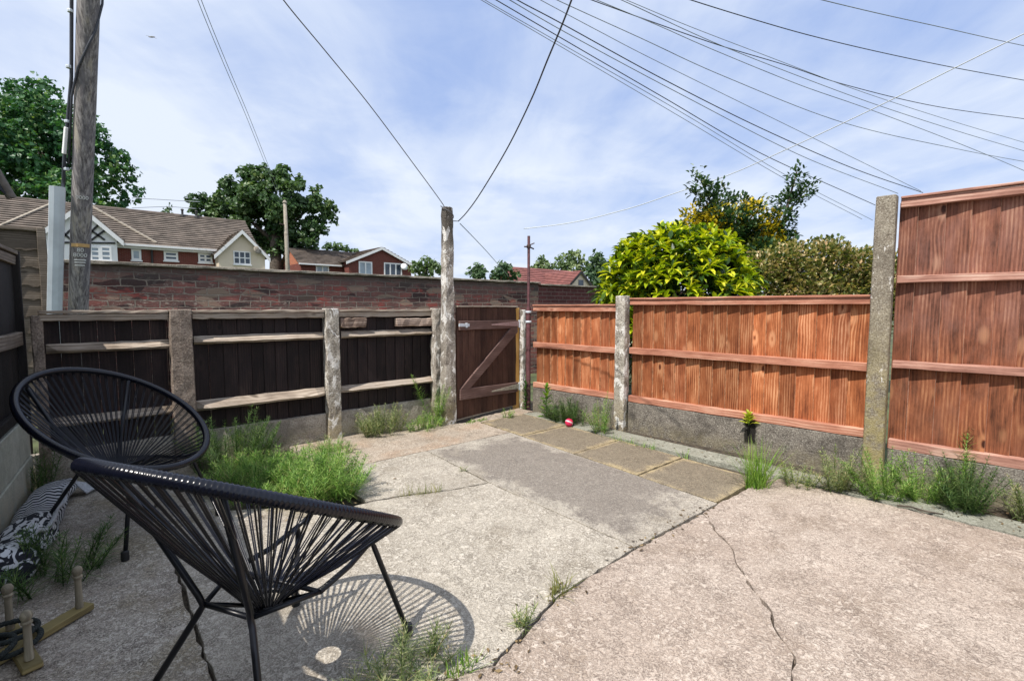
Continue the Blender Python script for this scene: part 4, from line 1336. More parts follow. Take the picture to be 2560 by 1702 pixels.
# ------------------------------------------------------------------ ball, pebble, twig
o = MB()
prof = [(0.041 * sin(pi * i / 20) + (-0.0015 if i == 10 else 0) + 1e-4, 0.041 - 0.041 * cos(pi * i / 20)) for i in range(21)]
o.lathe(prof, (3.555, 3.215, 0.004), 28)
tag(o.build('toy_ball', M['ball'], base=(3.555, 3.215, 0.004), smooth=True), 'small red ball with a pale stripe on the flagstone edge', 'ball')
o = MB()
o.lathe([(0.004, 0), (0.020, 0.004), (0.026, 0.016), (0.019, 0.028), (0.004, 0.032)], (3.70, 0.86, 0.006), 9)
tag(o.build('pebble', M['stone'], base=(3.70, 0.86, 0.006), smooth=True), 'white pebble among the weeds below the tall mossy post', 'stone')
o = MB()
o.tube([(3.58, 0.60, 0.016), (3.605, 0.545, 0.020), (3.60, 0.47, 0.018), (3.64, 0.40, 0.012)], [0.006, 0.0055, 0.005, 0.003], 6).tube([(3.602, 0.52, 0.02), (3.56, 0.47, 0.016)], [0.004, 0.003], 6)
tag(o.build('twig', M['bark'], base=(3.6, 0.5, 0), smooth=True), 'short dry twig across the dark gap by the slate strip', 'twig')


# ------------------------------------------------------------------ weeds
def strip(mb, p, d, L, w, droop=0.3, segs=2, up=V(0, 0, 1)):
    """thin tapering blade"""
    d = d.normalized()
    s_ = d.cross(up)
    if s_.length < 1e-3:
        s_ = V(1, 0, 0)
    s_ = s_.normalized() * (w / 2)
    vs = [p - s_, p + s_]
    c_ = p.copy()
    dd = d.copy()
    for i in range(1, segs + 1):
        dd = (dd + V(0, 0, -droop / segs)).normalized()
        c_ = c_ + dd * (L / segs)
        k_ = 1 - 0.75 * i / segs
        if i < segs:
            vs += [c_ - s_ * k_, c_ + s_ * k_]
        else:
            vs.append(c_)
    fs = [(2 * i, 2 * i + 1, 2 * i + 3, 2 * i + 2) for i in range(segs - 1)]
    fs.append((2 * (segs - 1), 2 * (segs - 1) + 1, 2 * segs))
    mb.add(vs, fs)


def horsetail(mb, p, h, lean, wh=0.026, L=0.085, w=0.0034, nb=8):
    L *= 1.3
    w *= 1.15
    d = (V(0, 0, 1) + lean).normalized()
    pts = [p, p + d * h * 0.5 + V(lean.x, lean.y, 0) * h * 0.05, p + d * h + V(lean.x, lean.y, 0) * h * 0.22]
    mb.tube(pts, [0.0024, 0.002, 0.0008], 3, cap=False)
    k = max(4, int(h / wh))
    for i in range(k):
        q = 0.16 + 0.84 * i / k
        c_ = pts[0].lerp(pts[1], q * 2) if q < 0.5 else pts[1].lerp(pts[2], q * 2 - 1)
        ln = L * (0.55 + 0.9 * q if q < 0.4 else 1.12 * (1 - q) + 0.22) * R.uniform(0.85, 1.15)
        ph = R.uniform(0, 2 * pi)
        for b_ in range(nb):
            if R.random() < 0.12:
                continue
            a_ = ph + 2 * pi * b_ / nb + R.uniform(-.2, .2)
            el = R.uniform(0.05, 0.75) + q * 0.2
            strip(mb, c_, V(cos(a_) * cos(el), sin(a_) * cos(el), sin(el)), ln * R.uniform(0.8, 1.2), w, -0.25 if R.random() < .5 else 0.45)


HG = 'horsetail weeds'


def clump(x, y, sx, sy, n_, h, mat, label, L=0.085, lean=(0, 0), z=-0.02, w=0.0034, group=HG, name='horsetail_weed', hv=0.35, nb=8, wh=0.026):
    m_ = MB()
    for i in range(n_):
        r_, a_ = sqrt(R.random()), R.uniform(0, 2 * pi)
        px_, py_ = x + sx * r_ * cos(a_), y + sy * r_ * sin(a_)
        hh = h * R.uniform(1 - hv, 1.1) * (1 - 0.35 * r_ * r_)
        ln = V(lean[0] + 0.50 * r_ * cos(a_) + R.uniform(-.2, .2), lean[1] + 0.50 * r_ * sin(a_) + R.uniform(-.2, .2), 0)
        horsetail(m_, V(px_, py_, z), hh, ln, L=L, w=w, nb=nb, wh=wh)
    return tag(m_.build(name, M[mat], base=(x, y, z)), label, 'weed', group)


def tuft(x, y, sx, sy, n_, h, mat, label, spread=0.6, z=-0.02, w=0.006, droop=0.8, name='grass_tuft', group='grass tufts in the cracks', pts=None):
    m_ = MB()
    for i in range(n_):
        if pts:
            k = R.randrange(len(pts) - 1)
            q = R.random()
            px_ = pts[k][0] + (pts[k + 1][0] - pts[k][0]) * q + R.uniform(-sx, sx)
            py_ = pts[k][1] + (pts[k + 1][1] - pts[k][1]) * q + R.uniform(-sy, sy)
        else:
            r_, a_ = sqrt(R.random()), R.uniform(0, 2 * pi)
            px_, py_ = x + sx * r_ * cos(a_), y + sy * r_ * sin(a_)
        a_ = R.uniform(0, 2 * pi)
        e = R.uniform(0.0, spread)
        strip(m_, V(px_, py_, z), V(cos(a_) * e, sin(a_) * e, 1), h * R.uniform(0.5, 1.15), w * R.uniform(.7, 1.2), droop * R.uniform(.3, 1.2), 4)
    return tag(m_.build(name, M[mat], base=(x, y, z)), label, 'grass', group)


clump(0.74, 4.06, 0.24, 0.18, 46, 0.46, 'fern_dark', 'dense horsetail clump between the far chair and the back fence')
clump(0.80, 3.52, 0.30, 0.40, 130, 0.25, 'fern', 'broad sunlit horsetail patch left of the densest clump')
clump(1.07, 3.12, 0.21, 0.27, 110, 0.34, 'fern', 'densest bright horsetail clump beside the near paving', L=0.10)
clump(1.45, 3.95, 0.16, 0.18, 30, 0.16, 'fern_pale', 'low sparse horsetail at the foot of the peeling white post', L=0.06)
clump(2.02, 4.20, 0.20, 0.09, 34, 0.33, 'fern_pale', 'grey green horsetail against the stained gravel board')
clump(2.42, 4.10, 0.17, 0.10, 26, 0.20, 'fern', 'low bright weeds left of the tallest post', L=0.07)
clump(2.60, 4.22, 0.05, 0.03, 5, 0.62, 'fern', 'tall thin horsetail climbing the short crumbling post', L=0.10)
clump(3.36, 3.93, 0.06, 0.05, 9, 0.14, 'fern', 'tiny horsetail tuft in front of the gate post', L=0.05)
clump(3.66, 3.36, 0.10, 0.24, 48, 0.30, 'fern_dark', 'dark horsetail leaning along the gravel board behind the red ball', lean=(0.02, 0.25))
clump(3.60, 2.86, 0.05, 0.07, 13, 0.42, 'fern', 'upright slim horsetail at the foot of the white post', L=0.07)
clump(3.52, 1.13, 0.10, 0.09, 15, 0.22, 'fern_pale', 'small pale horsetail right of the bright grass tuft', L=0.062)
clump(3.66, 0.92, 0.09, 0.07, 20, 0.36, 'fern_pale', 'pale horsetail left of the tall mossy post', L=0.062)
clump(3.72, 0.70, 0.10, 0.08, 28, 0.36, 'fern', 'yellow green horsetail hiding the foot of the tall mossy post', lean=(-.1, 0.05), L=0.062)
clump(3.84, 0.52, 0.08, 0.07, 26, 0.32, 'fern', 'horsetail right of the tall mossy post', lean=(-.05, 0), L=0.062)
clump(3.86, 0.33, 0.10, 0.09, 38, 0.36, 'fern_dark', 'dark green horsetail clump under the tall red panel', L=0.062)
clump(4.04, 0.36, 0.02, 0.03, 3, 0.56, 'fern', 'tallest single horsetail standing against the red boards', L=0.10)
clump(3.97, 0.07, 0.09, 0.08, 22, 0.30, 'fern_pale', 'horsetail cut off by the right edge of the photo', L=0.062)
clump(1.17, 1.285, 0.03, 0.02, 5, 0.12, 'fern_pale', 'little horsetail sprig in the crack left of the grass tuft', L=0.05)
clump(0.70, 1.345, 0.17, 0.10, 26, 0.17, 'fern_pale', 'spindly horsetail on the chair shadow at the bottom edge', L=0.085, w=0.0028, hv=0.6)
clump(-0.20, 2.86, 0.15, 0.12, 22, 0.30, 'fern_dark', 'dark shaded horsetail between the rolled throw and the quoits game', L=0.09)
clump(-0.285, 4.22, 0.04, 0.06, 9, 0.42, 'fern_dark', 'shaded horsetail in the back left corner')
clump(2.00, 2.85, 0.006, 0.006, 2, 0.10, 'fern_pale', 'single small sprig in the joint beside the stained slab', L=0.03)
tuft(3.30, 1.30, 0.08, 0.06, 230, 0.34, 'grass', 'thick bright grass tuft at the corner of the last flagstone', 0.7, w=0.0055)
tuft(1.42, 1.335, 0.07, 0.02, 60, 0.13, 'straw', 'grass tuft half way along the main crack', 0.9)
tuft(0.875, 1.25, 0.06, 0.03, 70, 0.10, 'grass', 'bright grass tuft in the crack near the bottom edge', 0.9)
tuft(1.62, 2.61, 0.02, 0.012, 80, 0.11, 'straw', 'dry thin grass along the short cross crack', 0.8, w=0.004, pts=[(1.42, 2.705), (1.52, 2.665), (1.66, 2.62)])
tuft(3.43, 2.50, 0.03, 0.03, 110, 0.09, 'grass', 'low creeping grass along the edge of the slate strip', 1.2, w=0.005, pts=[(3.52, 2.75), (3.50, 2.45), (3.50, 2.2)])
tuft(3.54, 1.95, 0.02, 0.05, 16, 0.10, 'grass', 'few grass blades in the gap beside the slate strip', 0.8)
tuft(3.05, 4.03, 0.05, 0.03, 200, 0.05, 'grass', 'low weeds across the gate threshold', 1.3, w=0.009, pts=[(2.85, 3.98), (2.95, 4.02), (3.12, 4.04)])
tuft(2.15, 1.35, 0.01, 0.01, 10, 0.04, 'straw', 'tiny dry blades in the open part of the main crack', 0.9)


lm_ = MB()
for k in range(900):
    w_ = R.random()
    if w_ < 0.35:
        p_ = V(R.uniform(3.62, 4.0), R.uniform(-0.2, 3.9), 0.012)
        p_.x = min(p_.x, 4.14 - 0.085 * p_.y)
    elif w_ < 0.65:
        p_ = V(R.uniform(0.2, 3.7), 4.36 - abs(R.gauss(0, 0.12)), 0.006)
    elif w_ < 0.85:
        q_ = R.choice(crack1[1:])
        p_ = V(q_[0] + R.gauss(0, .12), q_[1] + R.gauss(0, .035), 0.006)
    else:
        p_ = V(R.uniform(0.3, 1.6), R.uniform(2.6, 4.2), 0.006)
    a_ = R.uniform(0, 6.28)
    z_ = R.uniform(0.004, 0.014)
    lm_.add([p_ + V(cos(a_ + t_) * z_ * r_, sin(a_ + t_) * z_ * r_, R.uniform(-.002, .004)) for t_, r_ in ((0, 1.2), (1.6, .5), (3.1, 1.0), (4.6, .45))], [(0, 1, 2, 3)])
tag(lm_.build('leaf_litter', leaf('dry_litter', [(0, (0.04, 0.03, 0.02)), (0.6, (0.13, 0.09, 0.05)), (1, (0.30, 0.22, 0.12))], 0.1, 0.8, 0.1)), 'scattered dry leaf crumbs along the cracks and fence bottoms', 'litter', kind='stuff')


def broad_plant(x, y, z, h, n_, mat, label, L=0.09, w=0.03, name='leafy_weed', lean=V(0, 0, 0)):
    m_ = MB()
    pts = [V(x, y, z), V(x, y, z + h * 0.5) + lean * h * .5, V(x, y, z + h * .92) + lean * h]
    t_ = thing(name, label, 'plant', (x, y, z), 'broad leaved weeds by the orange fence')
    MB().tube(pts, [0.006, 0.005, 0.003], 6).build('stem', M['broad_dark'], t_)
    for i in range(n_):
        q = (i + 0.5) / n_
        c_ = pts[0].lerp(pts[1], q * 2) if q < .5 else pts[1].lerp(pts[2], q * 2 - 1)
        a_ = i * 2.4 + R.uniform(-.3, .3)
        el = R.uniform(0.1, 0.6) + q * 0.6
        one_leaf(m_, c_, V(cos(a_) * cos(el), sin(a_) * cos(el), sin(el)), L * R.uniform(.7, 1.15) * (1.1 - 0.3 * q), w, 0.4)
    m_.build('foliage', M[mat], t_)


def one_leaf(mb, p, d, L, w, droop=0.3, fold=0.25):
    d = d.normalized()
    up = V(0, 0, 1) if abs(d.z) < 0.95 else V(1, 0, 0)
    s_ = d.cross(up).normalized()
    nn = s_.cross(d)
    tip = p + d * L - V(0, 0, droop * L * 0.35)
    m1 = p + d * L * 0.36 - V(0, 0, droop * L * 0.04)
    m2 = p + d * L * 0.70 - V(0, 0, droop * L * 0.16)
    k = nn * w * fold
    mb.add([p, m1 - s_ * w / 2 + k, m1, m1 + s_ * w / 2 + k, m2 - s_ * w * .42 + k, m2, m2 + s_ * w * .42 + k, tip],
           [(0, 2, 1), (0, 3, 2), (1, 2, 5, 4), (2, 3, 6, 5), (4, 5, 7), (5, 6, 7)])


broad_plant(3.80, 4.13, -0.02, 0.36, 26, 'broad_dark', 'dark leafy weed at the foot of the iron pipe', 0.08, 0.028)
broad_plant(3.68, 3.66, -0.02, 0.38, 30, 'broad', 'bright green leafy weed against the short gravel board', 0.10, 0.036)
broad_plant(rf(1.66, 0.03).x, 1.66, 0.235, 0.10, 26, 'lime', 'lime green sprout growing out under the long orange panel', 0.075, 0.028, name='lime_sprout', lean=V(-0.2, 0, 0))


# ------------------------------------------------------------------ bushes beyond the right hand fence
def blob_points(blobs, n_, shell=0.55):
    """random points in a set of ellipsoids (centre, radii), denser towards the outside"""
    tot = sum(b_[1][0] * b_[1][1] * b_[1][2] for b_ in blobs)
    out = []
    for c_, r_ in blobs:
        k = int(n_ * r_[0] * r_[1] * r_[2] / tot) + 1
        for i in range(k):
            while True:
                d_ = V(R.gauss(0, 1), R.gauss(0, 1), R.gauss(0, 1))
                if d_.length > 1e-3:
                    break
            d_.normalize()
            q = (shell + (1 - shell) * R.random()) if R.random() < 0.8 else R.random() ** (1 / 3)
            out.append((c_ + V(d_.x * r_[0], d_.y * r_[1], d_.z * r_[2]) * q, d_, q))
    return out


t = thing('laurel_bush', 'rounded bush with big glossy yellow green leaves over the orange fence', 'bush', at(1690, 1000, 6.3) * 1.0)
ctr = at(1690, 730, 6.3)
t.location.z = 0
BASE[t.name] = V(t.location.x, t.location.y, 0)
m_out, m_in = MB(), MB()
blobs = [(ctr + V(0, 0, -0.35), V(1.0, 1.0, 1.15)), (at(1600, 690, 6.1), V(0.42, 0.42, 0.40)), (at(1540, 725, 6.0), V(0.28, 0.30, 0.25)), (at(1800, 690, 6.4), V(0.42, 0.42, 0.45)), (at(1690, 630, 6.4), V(0.45, 0.45, 0.35)), (at(1760, 640, 6.4), V(0.42, 0.42, 0.36)), (at(1620, 650, 6.2), V(0.40, 0.40, 0.36)), (at(1840, 720, 6.4), V(0.3, 0.3, 0.35))]
for c_, d_, q in blob_points(blobs, 1250, 0.90):
    if c_.z < 0.75:
        continue
    ax = (d_ + V(0, 0, 0.55) + V(R.uniform(-.3, .3), R.uniform(-.3, .3), 0)).normalized()
    M3 = ax.to_track_quat('Z', 'Y').to_matrix()
    for k in range(9):
        a_ = k * 2.4 + R.uniform(-.3, .3)
        el = R.uniform(0.15, 0.95)
        ld = M3 @ V(cos(a_) * cos(el), sin(a_) * cos(el), sin(el))
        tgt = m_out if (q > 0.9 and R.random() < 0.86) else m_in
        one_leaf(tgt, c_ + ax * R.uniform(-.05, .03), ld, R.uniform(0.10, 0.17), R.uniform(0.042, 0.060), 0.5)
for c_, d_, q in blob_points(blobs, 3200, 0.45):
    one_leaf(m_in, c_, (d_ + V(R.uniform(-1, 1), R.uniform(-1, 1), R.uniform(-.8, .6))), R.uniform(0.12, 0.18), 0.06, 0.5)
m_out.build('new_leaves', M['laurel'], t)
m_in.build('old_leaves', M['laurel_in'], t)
tr = MB()
for k in range(6):
    a_ = k * 1.05
    tr.tube([V(t.location.x, t.location.y, -0.1), V(t.location.x + .3 * cos(a_), t.location.y + .3 * sin(a_), 0.7), V(t.location.x + .6 * cos(a_), t.location.y + .6 * sin(a_), 1.5)], [0.03, 0.022, 0.008], 6)
tr.build('stems', M['bark'], t)


def small_leaf_bush(name, label, blobs, mats, n_, L, W_, base, cat='bush', stems=None, shell=0.5, upb=0.3, names=('foliage',)):
    """mats: list of (material, share, test)"""
    t_ = thing(name, label, cat, base)
    mm = [MB() for _ in mats]
    for c_, d_, q in blob_points(blobs, n_, shell):
        if c_.z < 0.3:
            continue
        r_ = R.random()
        acc = 0
        for i, (mt, share) in enumerate(mats):
            sh = share(c_) if callable(share) else share
            acc += sh
            if r_ < acc or i == len(mats) - 1:
                k = i
                break
        for s_ in range(3):
            dd = (d_ * 0.7 + V(R.uniform(-1, 1), R.uniform(-1, 1), R.uniform(-.6, 1) + upb)).normalized()
            one_leaf(mm[k], c_ + V(R.uniform(-1, 1), R.uniform(-1, 1), R.uniform(-1, 1)) * L * .7, dd, L * R.uniform(.7, 1.2), W_ * R.uniform(.8, 1.2), 0.3)
    for k, (mt, sh) in enumerate(mats):
        if mm[k].v:
            mm[k].build(names[k] if k < len(names) else 'foliage', M[mt], t_)
    if stems:
        s_ = MB()
        for pts, r0 in stems:
            s_.tube(pts, [r0 * (1 - 0.75 * i / (len(pts) - 1)) for i in range(len(pts))], 7)
        s_.build('branches', M['bark'], t_, smooth=True)
    return t_


hb = at(1870, 800, 7.6)
hb.z = 0
hol = []
for (x, y, r_) in [(1755, 470, .16), (1770, 505, .18), (1790, 545, .22), (1800, 480, .12), (1815, 510, .15), (1835, 560, .24), (1850, 515, .15), (1880, 545, .15), (1890, 600, .30), (1905, 520, .10), (1790, 600, .30), (1840, 640, .40), (1900, 660, .36), (1950, 640, .26), (1940, 585, .2), (1955, 545, .17), (1970, 510, .15), (1985, 480, .13), (1990, 445, .11), (1998, 425, .07), (2010, 490, .13), (2020, 470, .10), (1945, 500, .09), (1915, 505, .07), (1760, 560, .2), (1960, 600, .14), (1965, 655, .14), (1738, 445, .08), (1742, 425, .05)]:
    hol.append((at(x, y, 7.6 + R.uniform(-.25, .25)), V(r_, r_, r_)))
for c_, r_ in list(hol):
    if r_.x > .2:
        r_.x *= 1.25
        r_.y *= 1.25
gold_c = [at(x, y, 7.5) for x, y in ((1725, 540), (1745, 580), (1760, 610), (1710, 570), (1790, 560), (1860, 530), (1880, 520), (1915, 560), (1930, 605), (1940, 650), (1960, 670), (1700, 590))]


def goldness(c_):
    return min(0.8, sum(exp(-((c_ - g_).length / 0.17) ** 2) for g_ in gold_c)) * 0.9


gb_ = [(g_, V(.15, .15, .13)) for g_ in gold_c]
small_leaf_bush('holly_tree', 'ragged dark holly with golden patches and two upright branches', hol + gb_, [('gold', goldness), ('olive', lambda c_: 0.30 if c_.z < 2.2 else 0.05), ('holly', 1)], 5200, 0.085, 0.040, hb, 'tree',
                stems=[([hb, at(1850, 690, 7.6), at(1800, 560, 7.6), at(1752, 450, 7.6)], 0.05), ([hb, at(1900, 690, 7.6), at(1950, 580, 7.6), at(1992, 430, 7.6)], 0.05), ([at(1950, 580, 7.6), at(1985, 510, 7.6), at(2018, 470, 7.6)], 0.02), ([at(1850, 690, 7.6), at(1860, 580, 7.6), at(1870, 520, 7.6)], 0.03)], names=('golden_foliage', 'olive_foliage', 'foliage'))
he = at(2060, 800, 6.8)
he.z = 0
hed = []
for (x, y, r_) in [(1905, 680, .28), (1930, 720, .3), (1950, 660, .26), (1990, 660, .28), (2010, 720, .36), (2040, 650, .28), (2080, 640, .24), (2100, 700, .38), (2130, 665, .24), (2170, 665, .24), (2180, 720, .38), (2230, 680, .28), (2270, 700, .35), (1985, 760, .4), (2080, 760, .45), (2170, 770, .45), (2310, 740, .4), (2030, 625, .10), (1975, 625, .12), (2095, 618, .08), (2060, 640, .2), (2150, 640, .12)]:
    hed.append((at(x, y, 6.8 + R.uniform(-.15, .15)), V(r_, r_, r_)))
small_leaf_bush('mixed_shrub', 'shrub of small cream and green leaves between the laurel and the mossy post', hed, [('hedge_cream', 0.93), ('olive', 1)], 7000, 0.070, 0.036, he, 'bush', shell=0.72, stems=[([he, at(2060, 720, 6.8), at(2080, 640, 6.8)], 0.04), ([he, at(1980, 720, 6.8), at(1950, 660, 6.8)], 0.03)])


# ------------------------------------------------------------------ far trees
def tree(name, label, base, blobs, mat, n_, leaf_s, trunk=None, group=None, cat='tree', shell=0.6, jit=0.5, flat=0.0):
    t_ = thing(name, label, cat, base, group)
    m_ = MB()
    for c_, d_, q in blob_points(blobs, n_, shell):
        for s_ in range(3):
            nn = (d_ * 0.8 + V(R.uniform(-1, 1), R.uniform(-1, 1), R.uniform(-.5, 1.2))).normalized()
            M3 = nn.to_track_quat('Z', 'Y').to_matrix()
            a_ = R.uniform(0, 2 * pi)
            sz = leaf_s * R.uniform(.5, 1.2)
            c2 = c_ + V(R.uniform(-1, 1), R.uniform(-1, 1), R.uniform(-1, 1)) * leaf_s * jit
            pts = [c2 + M3 @ V(cos(a_ + k) * sz * rr_, sin(a_ + k) * sz * rr_, R.uniform(-.12, .12) * sz) for k, rr_ in ((0, .6), (1.1, .34), (2.3, .55), (3.5, .30), (4.9, .5))]
            m_.add(pts, [(0, 1, 2, 3, 4)])
    m_.build('crown', M[mat], t_)
    if trunk:
        s_ = MB()
        for pts, r0 in trunk:
            s_.tube(pts, [r0 * (1 - 0.6 * i / (len(pts) - 1)) for i in range(len(pts))], 9)
        s_.build('trunk', M['bark'], t_, smooth=True)
    return t_


def clumps(blobs, k, f):
    """break each blob into k smaller clumps so light and sky get in between"""
    out = []
    for c_, r_ in blobs:
        for i in range(k):
            d_ = V(R.gauss(0, 1), R.gauss(0, 1), R.gauss(0, 1)).normalized()
            q = R.uniform(0.35, 1.0)
            m_ = f * R.uniform(0.7, 1.25)
            out.append((c_ + V(d_.x * r_.x, d_.y * r_.y, d_.z * r_.z) * q, V(r_.x * m_ * 1.2, r_.y * m_ * 1.2, r_.z * m_ * 0.8)))
    return out


def px_blobs(lst, d, dj=0.0, depth_scale=1.0, sub=None):
    out = []
    for (x, y, r_) in lst:
        rm = r_ / F * d
        out.append((at(x, y, d + R.uniform(-dj, dj)), V(rm, rm * depth_scale, rm)))
    return clumps(out, *sub) if sub else out


D1 = 50
bl = px_blobs([(60, 260, 70), (110, 235, 40), (0, 280, 80), (-80, 300, 90), (150, 300, 60), (90, 340, 95), (190, 340, 55), (0, 380, 100), (230, 350, 45), (262, 372, 32), (160, 420, 80), (250, 420, 50), (290, 400, 30), (300, 440, 35), (325, 422, 18), (60, 450, 90), (250, 480, 50), (320, 490, 30), (340, 482, 18), (160, 490, 70), (-60, 420, 100), (-150, 380, 110), (285, 510, 30), (50, 225, 35), (100, 215, 22)], D1, 2.0, sub=(16, 0.34))
tb = on_y(130, 700, 55)
tb.z = 0
tree('sycamore_tree', 'huge leafy tree filling the left behind the telegraph pole', tb, bl, 'sycamore', 11000, 0.46, [([tb, at(120, 560, D1), at(110, 420, D1), at(90, 300, D1)], 0.5), ([at(115, 500, D1), at(230, 420, D1)], 0.2), ([at(115, 480, D1), at(0, 380, D1)], 0.2)], shell=0.7)
D2 = 50
bl = px_blobs([(640, 455, 40), (690, 450, 36), (735, 470, 34), (590, 470, 36), (545, 500, 34), (505, 505, 22), (480, 495, 12), (490, 520, 16), (470, 500, 6), (640, 510, 60), (710, 520, 55), (580, 530, 45), (770, 510, 30), (790, 480, 14), (800, 530, 28), (820, 515, 18), (830, 550, 12), (760, 570, 40), (800, 570, 20), (690, 580, 45), (640, 590, 40), (530, 540, 30), (600, 570, 30), (770, 600, 22), (780, 622, 12), (740, 610, 24), (620, 430, 14), (655, 420, 12), (710, 430, 12), (750, 445, 10), (560, 465, 14), (640, 620, 30), (700, 620, 30), (740, 640, 25), (840, 525, 6)], D2, 1.5, sub=(10, 0.36))
tb = at(690, 790, D2)
tb.z = 0
tree('lime_tree', 'round dark tree with visible trunk between the two houses', tb, bl, 'ash', 7500, 0.42, [([tb, at(690, 660, D2), at(688, 570, D2), at(670, 480, D2)], 0.75), ([at(690, 600, D2), at(760, 530, D2)], 0.25), ([at(690, 610, D2), at(590, 520, D2)], 0.25), ([at(688, 580, D2), at(720, 470, D2)], 0.2)], shell=0.72)
bl = px_blobs([(420, 536, 14), (421, 524, 8), (422, 515, 5), (412, 545, 14), (430, 545, 14), (420, 560, 20)], 52)
tb = at(420, 800, 52)
tb.z = 0
tree('conifer_tree', 'small pointed conifer tip poking above the tiled roof', tb, bl + [(tb + V(0, 0, 5), V(1.2, 1.2, 5))], 'far_dark', 900, 0.34, [([tb, at(421, 520, 52)], 0.2)])
for (nm, lb, lst, d, mt, n_, ls) in (
        ('hedge_tree', 'low tree top peeping over the red brick house', [(820, 622, 12), (845, 618, 14), (865, 624, 10), (885, 628, 8), (800, 630, 10)], 62, 'far_dark', 300, 0.55),
        ('hedge_tree', 'pale feathery shrub right of the red brick house', [(1045, 668, 16), (1065, 658, 18), (1085, 668, 18), (1030, 675, 10), (1105, 675, 14), (1060, 685, 22)], 40, 'far_leaf', 420, 0.32),
        ('hedge_tree', 'small round tree just right of the tallest post', [(1195, 670, 14), (1180, 682, 14), (1205, 682, 14)], 60, 'far_dark', 260, 0.5),
        ('hedge_tree', 'small peaked tree left of the iron clothes post', [(1260, 665, 14), (1250, 682, 18), (1272, 680, 16), (1290, 690, 12), (1235, 690, 10)], 60, 'far_dark', 300, 0.5),
        ('hedge_tree', 'ragged pale tree behind the red roof', [(1350, 660, 16), (1340, 680, 20), (1365, 668, 16), (1310, 685, 14), (1352, 648, 8), (1380, 672, 14), (1330, 690, 18)], 78, 'far_leaf', 420, 0.6),
        ('hedge_tree', 'broad green tree behind the red roof gable', [(1415, 655, 24), (1440, 648, 22), (1400, 668, 20), (1455, 662, 18), (1430, 675, 28), (1470, 672, 16)], 84, 'far_leaf', 520, 0.65),
        ('hedge_tree', 'dark peaked tree left of the laurel bush', [(1490, 640, 14), (1478, 652, 12), (1495, 655, 20), (1505, 675, 26), (1480, 690, 24), (1525, 665, 14), (1515, 700, 24), (1490, 710, 20)], 80, 'far_dark', 520, 0.65)):
    tb = at(lst[0][0], 800, d)
    tb.z = 0
    b_ = px_blobs(lst, d, 0.6)
    cx_ = sum((c_ for c_, r_ in b_), V(0, 0, 0)) / len(b_)
    tree(nm, lb, tb, b_ + [(V(cx_.x, cx_.y, cx_.z * 0.45), V(b_[0][1].x * 1.3, b_[0][1].x * 1.3, cx_.z * 0.45))], mt, n_, ls, [([tb, cx_], 0.18)], 'trees far beyond the brick wall')


# ------------------------------------------------------------------ far houses
def window(t, mb_y, x0, x1, z0, z1, cols, rows, glass='glass', fw=0.07, arch=False):
    """front-facing window at plane y; frame proud of the wall, one pane mesh per window"""
    f_ = MB()
    y = mb_y
    f_.box(x0, x1, y - 0.06, y + 0.02, z0, z0 + fw).box(x0, x1, y - 0.06, y + 0.02, z1 - fw, z1)
    for k in range(cols + 1):
        xx = x0 + (x1 - x0 - fw) * k / cols
        f_.box(xx, xx + fw, y - 0.058, y + 0.02, z0 + fw, z1 - fw)
    for k in range(1, rows):
        zz = z0 + (z1 - z0) * k / rows
        f_.box(x0 + fw, x1 - fw, y - 0.052, y + 0.02, zz - fw / 2, zz + fw / 2)
    f_.box(x0 - 0.05, x1 + 0.05, y - 0.12, y - 0.002, z0 - 0.08, z0)
    w_ = f_.build('window', M['white'], t)
    MB().box(x0 + 0.02, x1 - 0.02, y - 0.03, y + 0.01, z0 + 0.03, z1 - 0.03).build('pane', M[glass], w_)
    return w_


def courses(mb, eave0, eave1, ridge0, ridge1, n_, th=0.045):
    """roof slope of overlapping tile courses between two eave points and two ridge points"""
    e0, e1, r0, r1 = map(Vector, (eave0, eave1, ridge0, ridge1))
    nn = (e1 - e0).cross(r0 - e0).normalized()
    if nn.z < 0:
        nn = -nn
    for i in range(n_):
        a, b_ = i / n_, (i + 1.12) / n_
        b_ = min(b_, 1.0)
        p = [e0.lerp(r0, a), e1.lerp(r1, a), e1.lerp(r1, b_), e0.lerp(r0, b_)]
        lo = [p[0] + nn * th * 2.2, p[1] + nn * th * 2.2, p[2] + nn * 0.012, p[3] + nn * 0.012]
        bt = [q - nn * 0.01 for q in p]
        mb.hexa(bt, lo)


# long terrace
TY = 38.0
t = thing('terraced_house', 'long brick house with brown tiled roof and cream gable', 'house', (1, TY + 4, 0))
xl_, xr_ = -9.0, 9.15
MB().box(xl_, xr_ - 0.15, TY, TY + 8, -0.1, 5.1).build('wall', M['brick_house'], t)
gbm = MB()
gbm.extrude([V(xr_ - 0.15, TY, 5.1), V(xr_ - 0.15, TY + 8, 5.1), V(xr_ - 0.15, TY + 4, 7.6)], V(-0.2, 0, 0))
gbm.build('end_gable', M['brick_house'], t)
rf_ = MB()
courses(rf_, (xl_, TY - 0.35, 5.0), (xr_, TY - 0.35, 5.0), (xl_, TY + 4, 7.72), (xr_, TY + 4, 7.72), 17)
courses(rf_, (xl_, TY + 8.35, 5.0), (xr_, TY + 8.35, 5.0), (xl_, TY + 4, 7.72), (xr_, TY + 4, 7.72), 17)
roof = rf_.build('roof', M['roof_tile'], t)
MB().tube([(xl_, TY + 4, 7.74), (xr_, TY + 4, 7.74)], 0.12, 8).build('ridge_tiles', M['roof_tile_b'], roof)
for x_ in (455, 490):
    p_ = on_y(x_, 525, TY + 4)
    MB().lathe([(0.20, 7.6), (0.18, 7.76), (0.07, 7.85), (0.07, 8.1), (0.11, 8.14), (0.08, 8.22)], (p_.x, TY + 3.9, 0), 8).build('vent', M['black_paint'], roof)
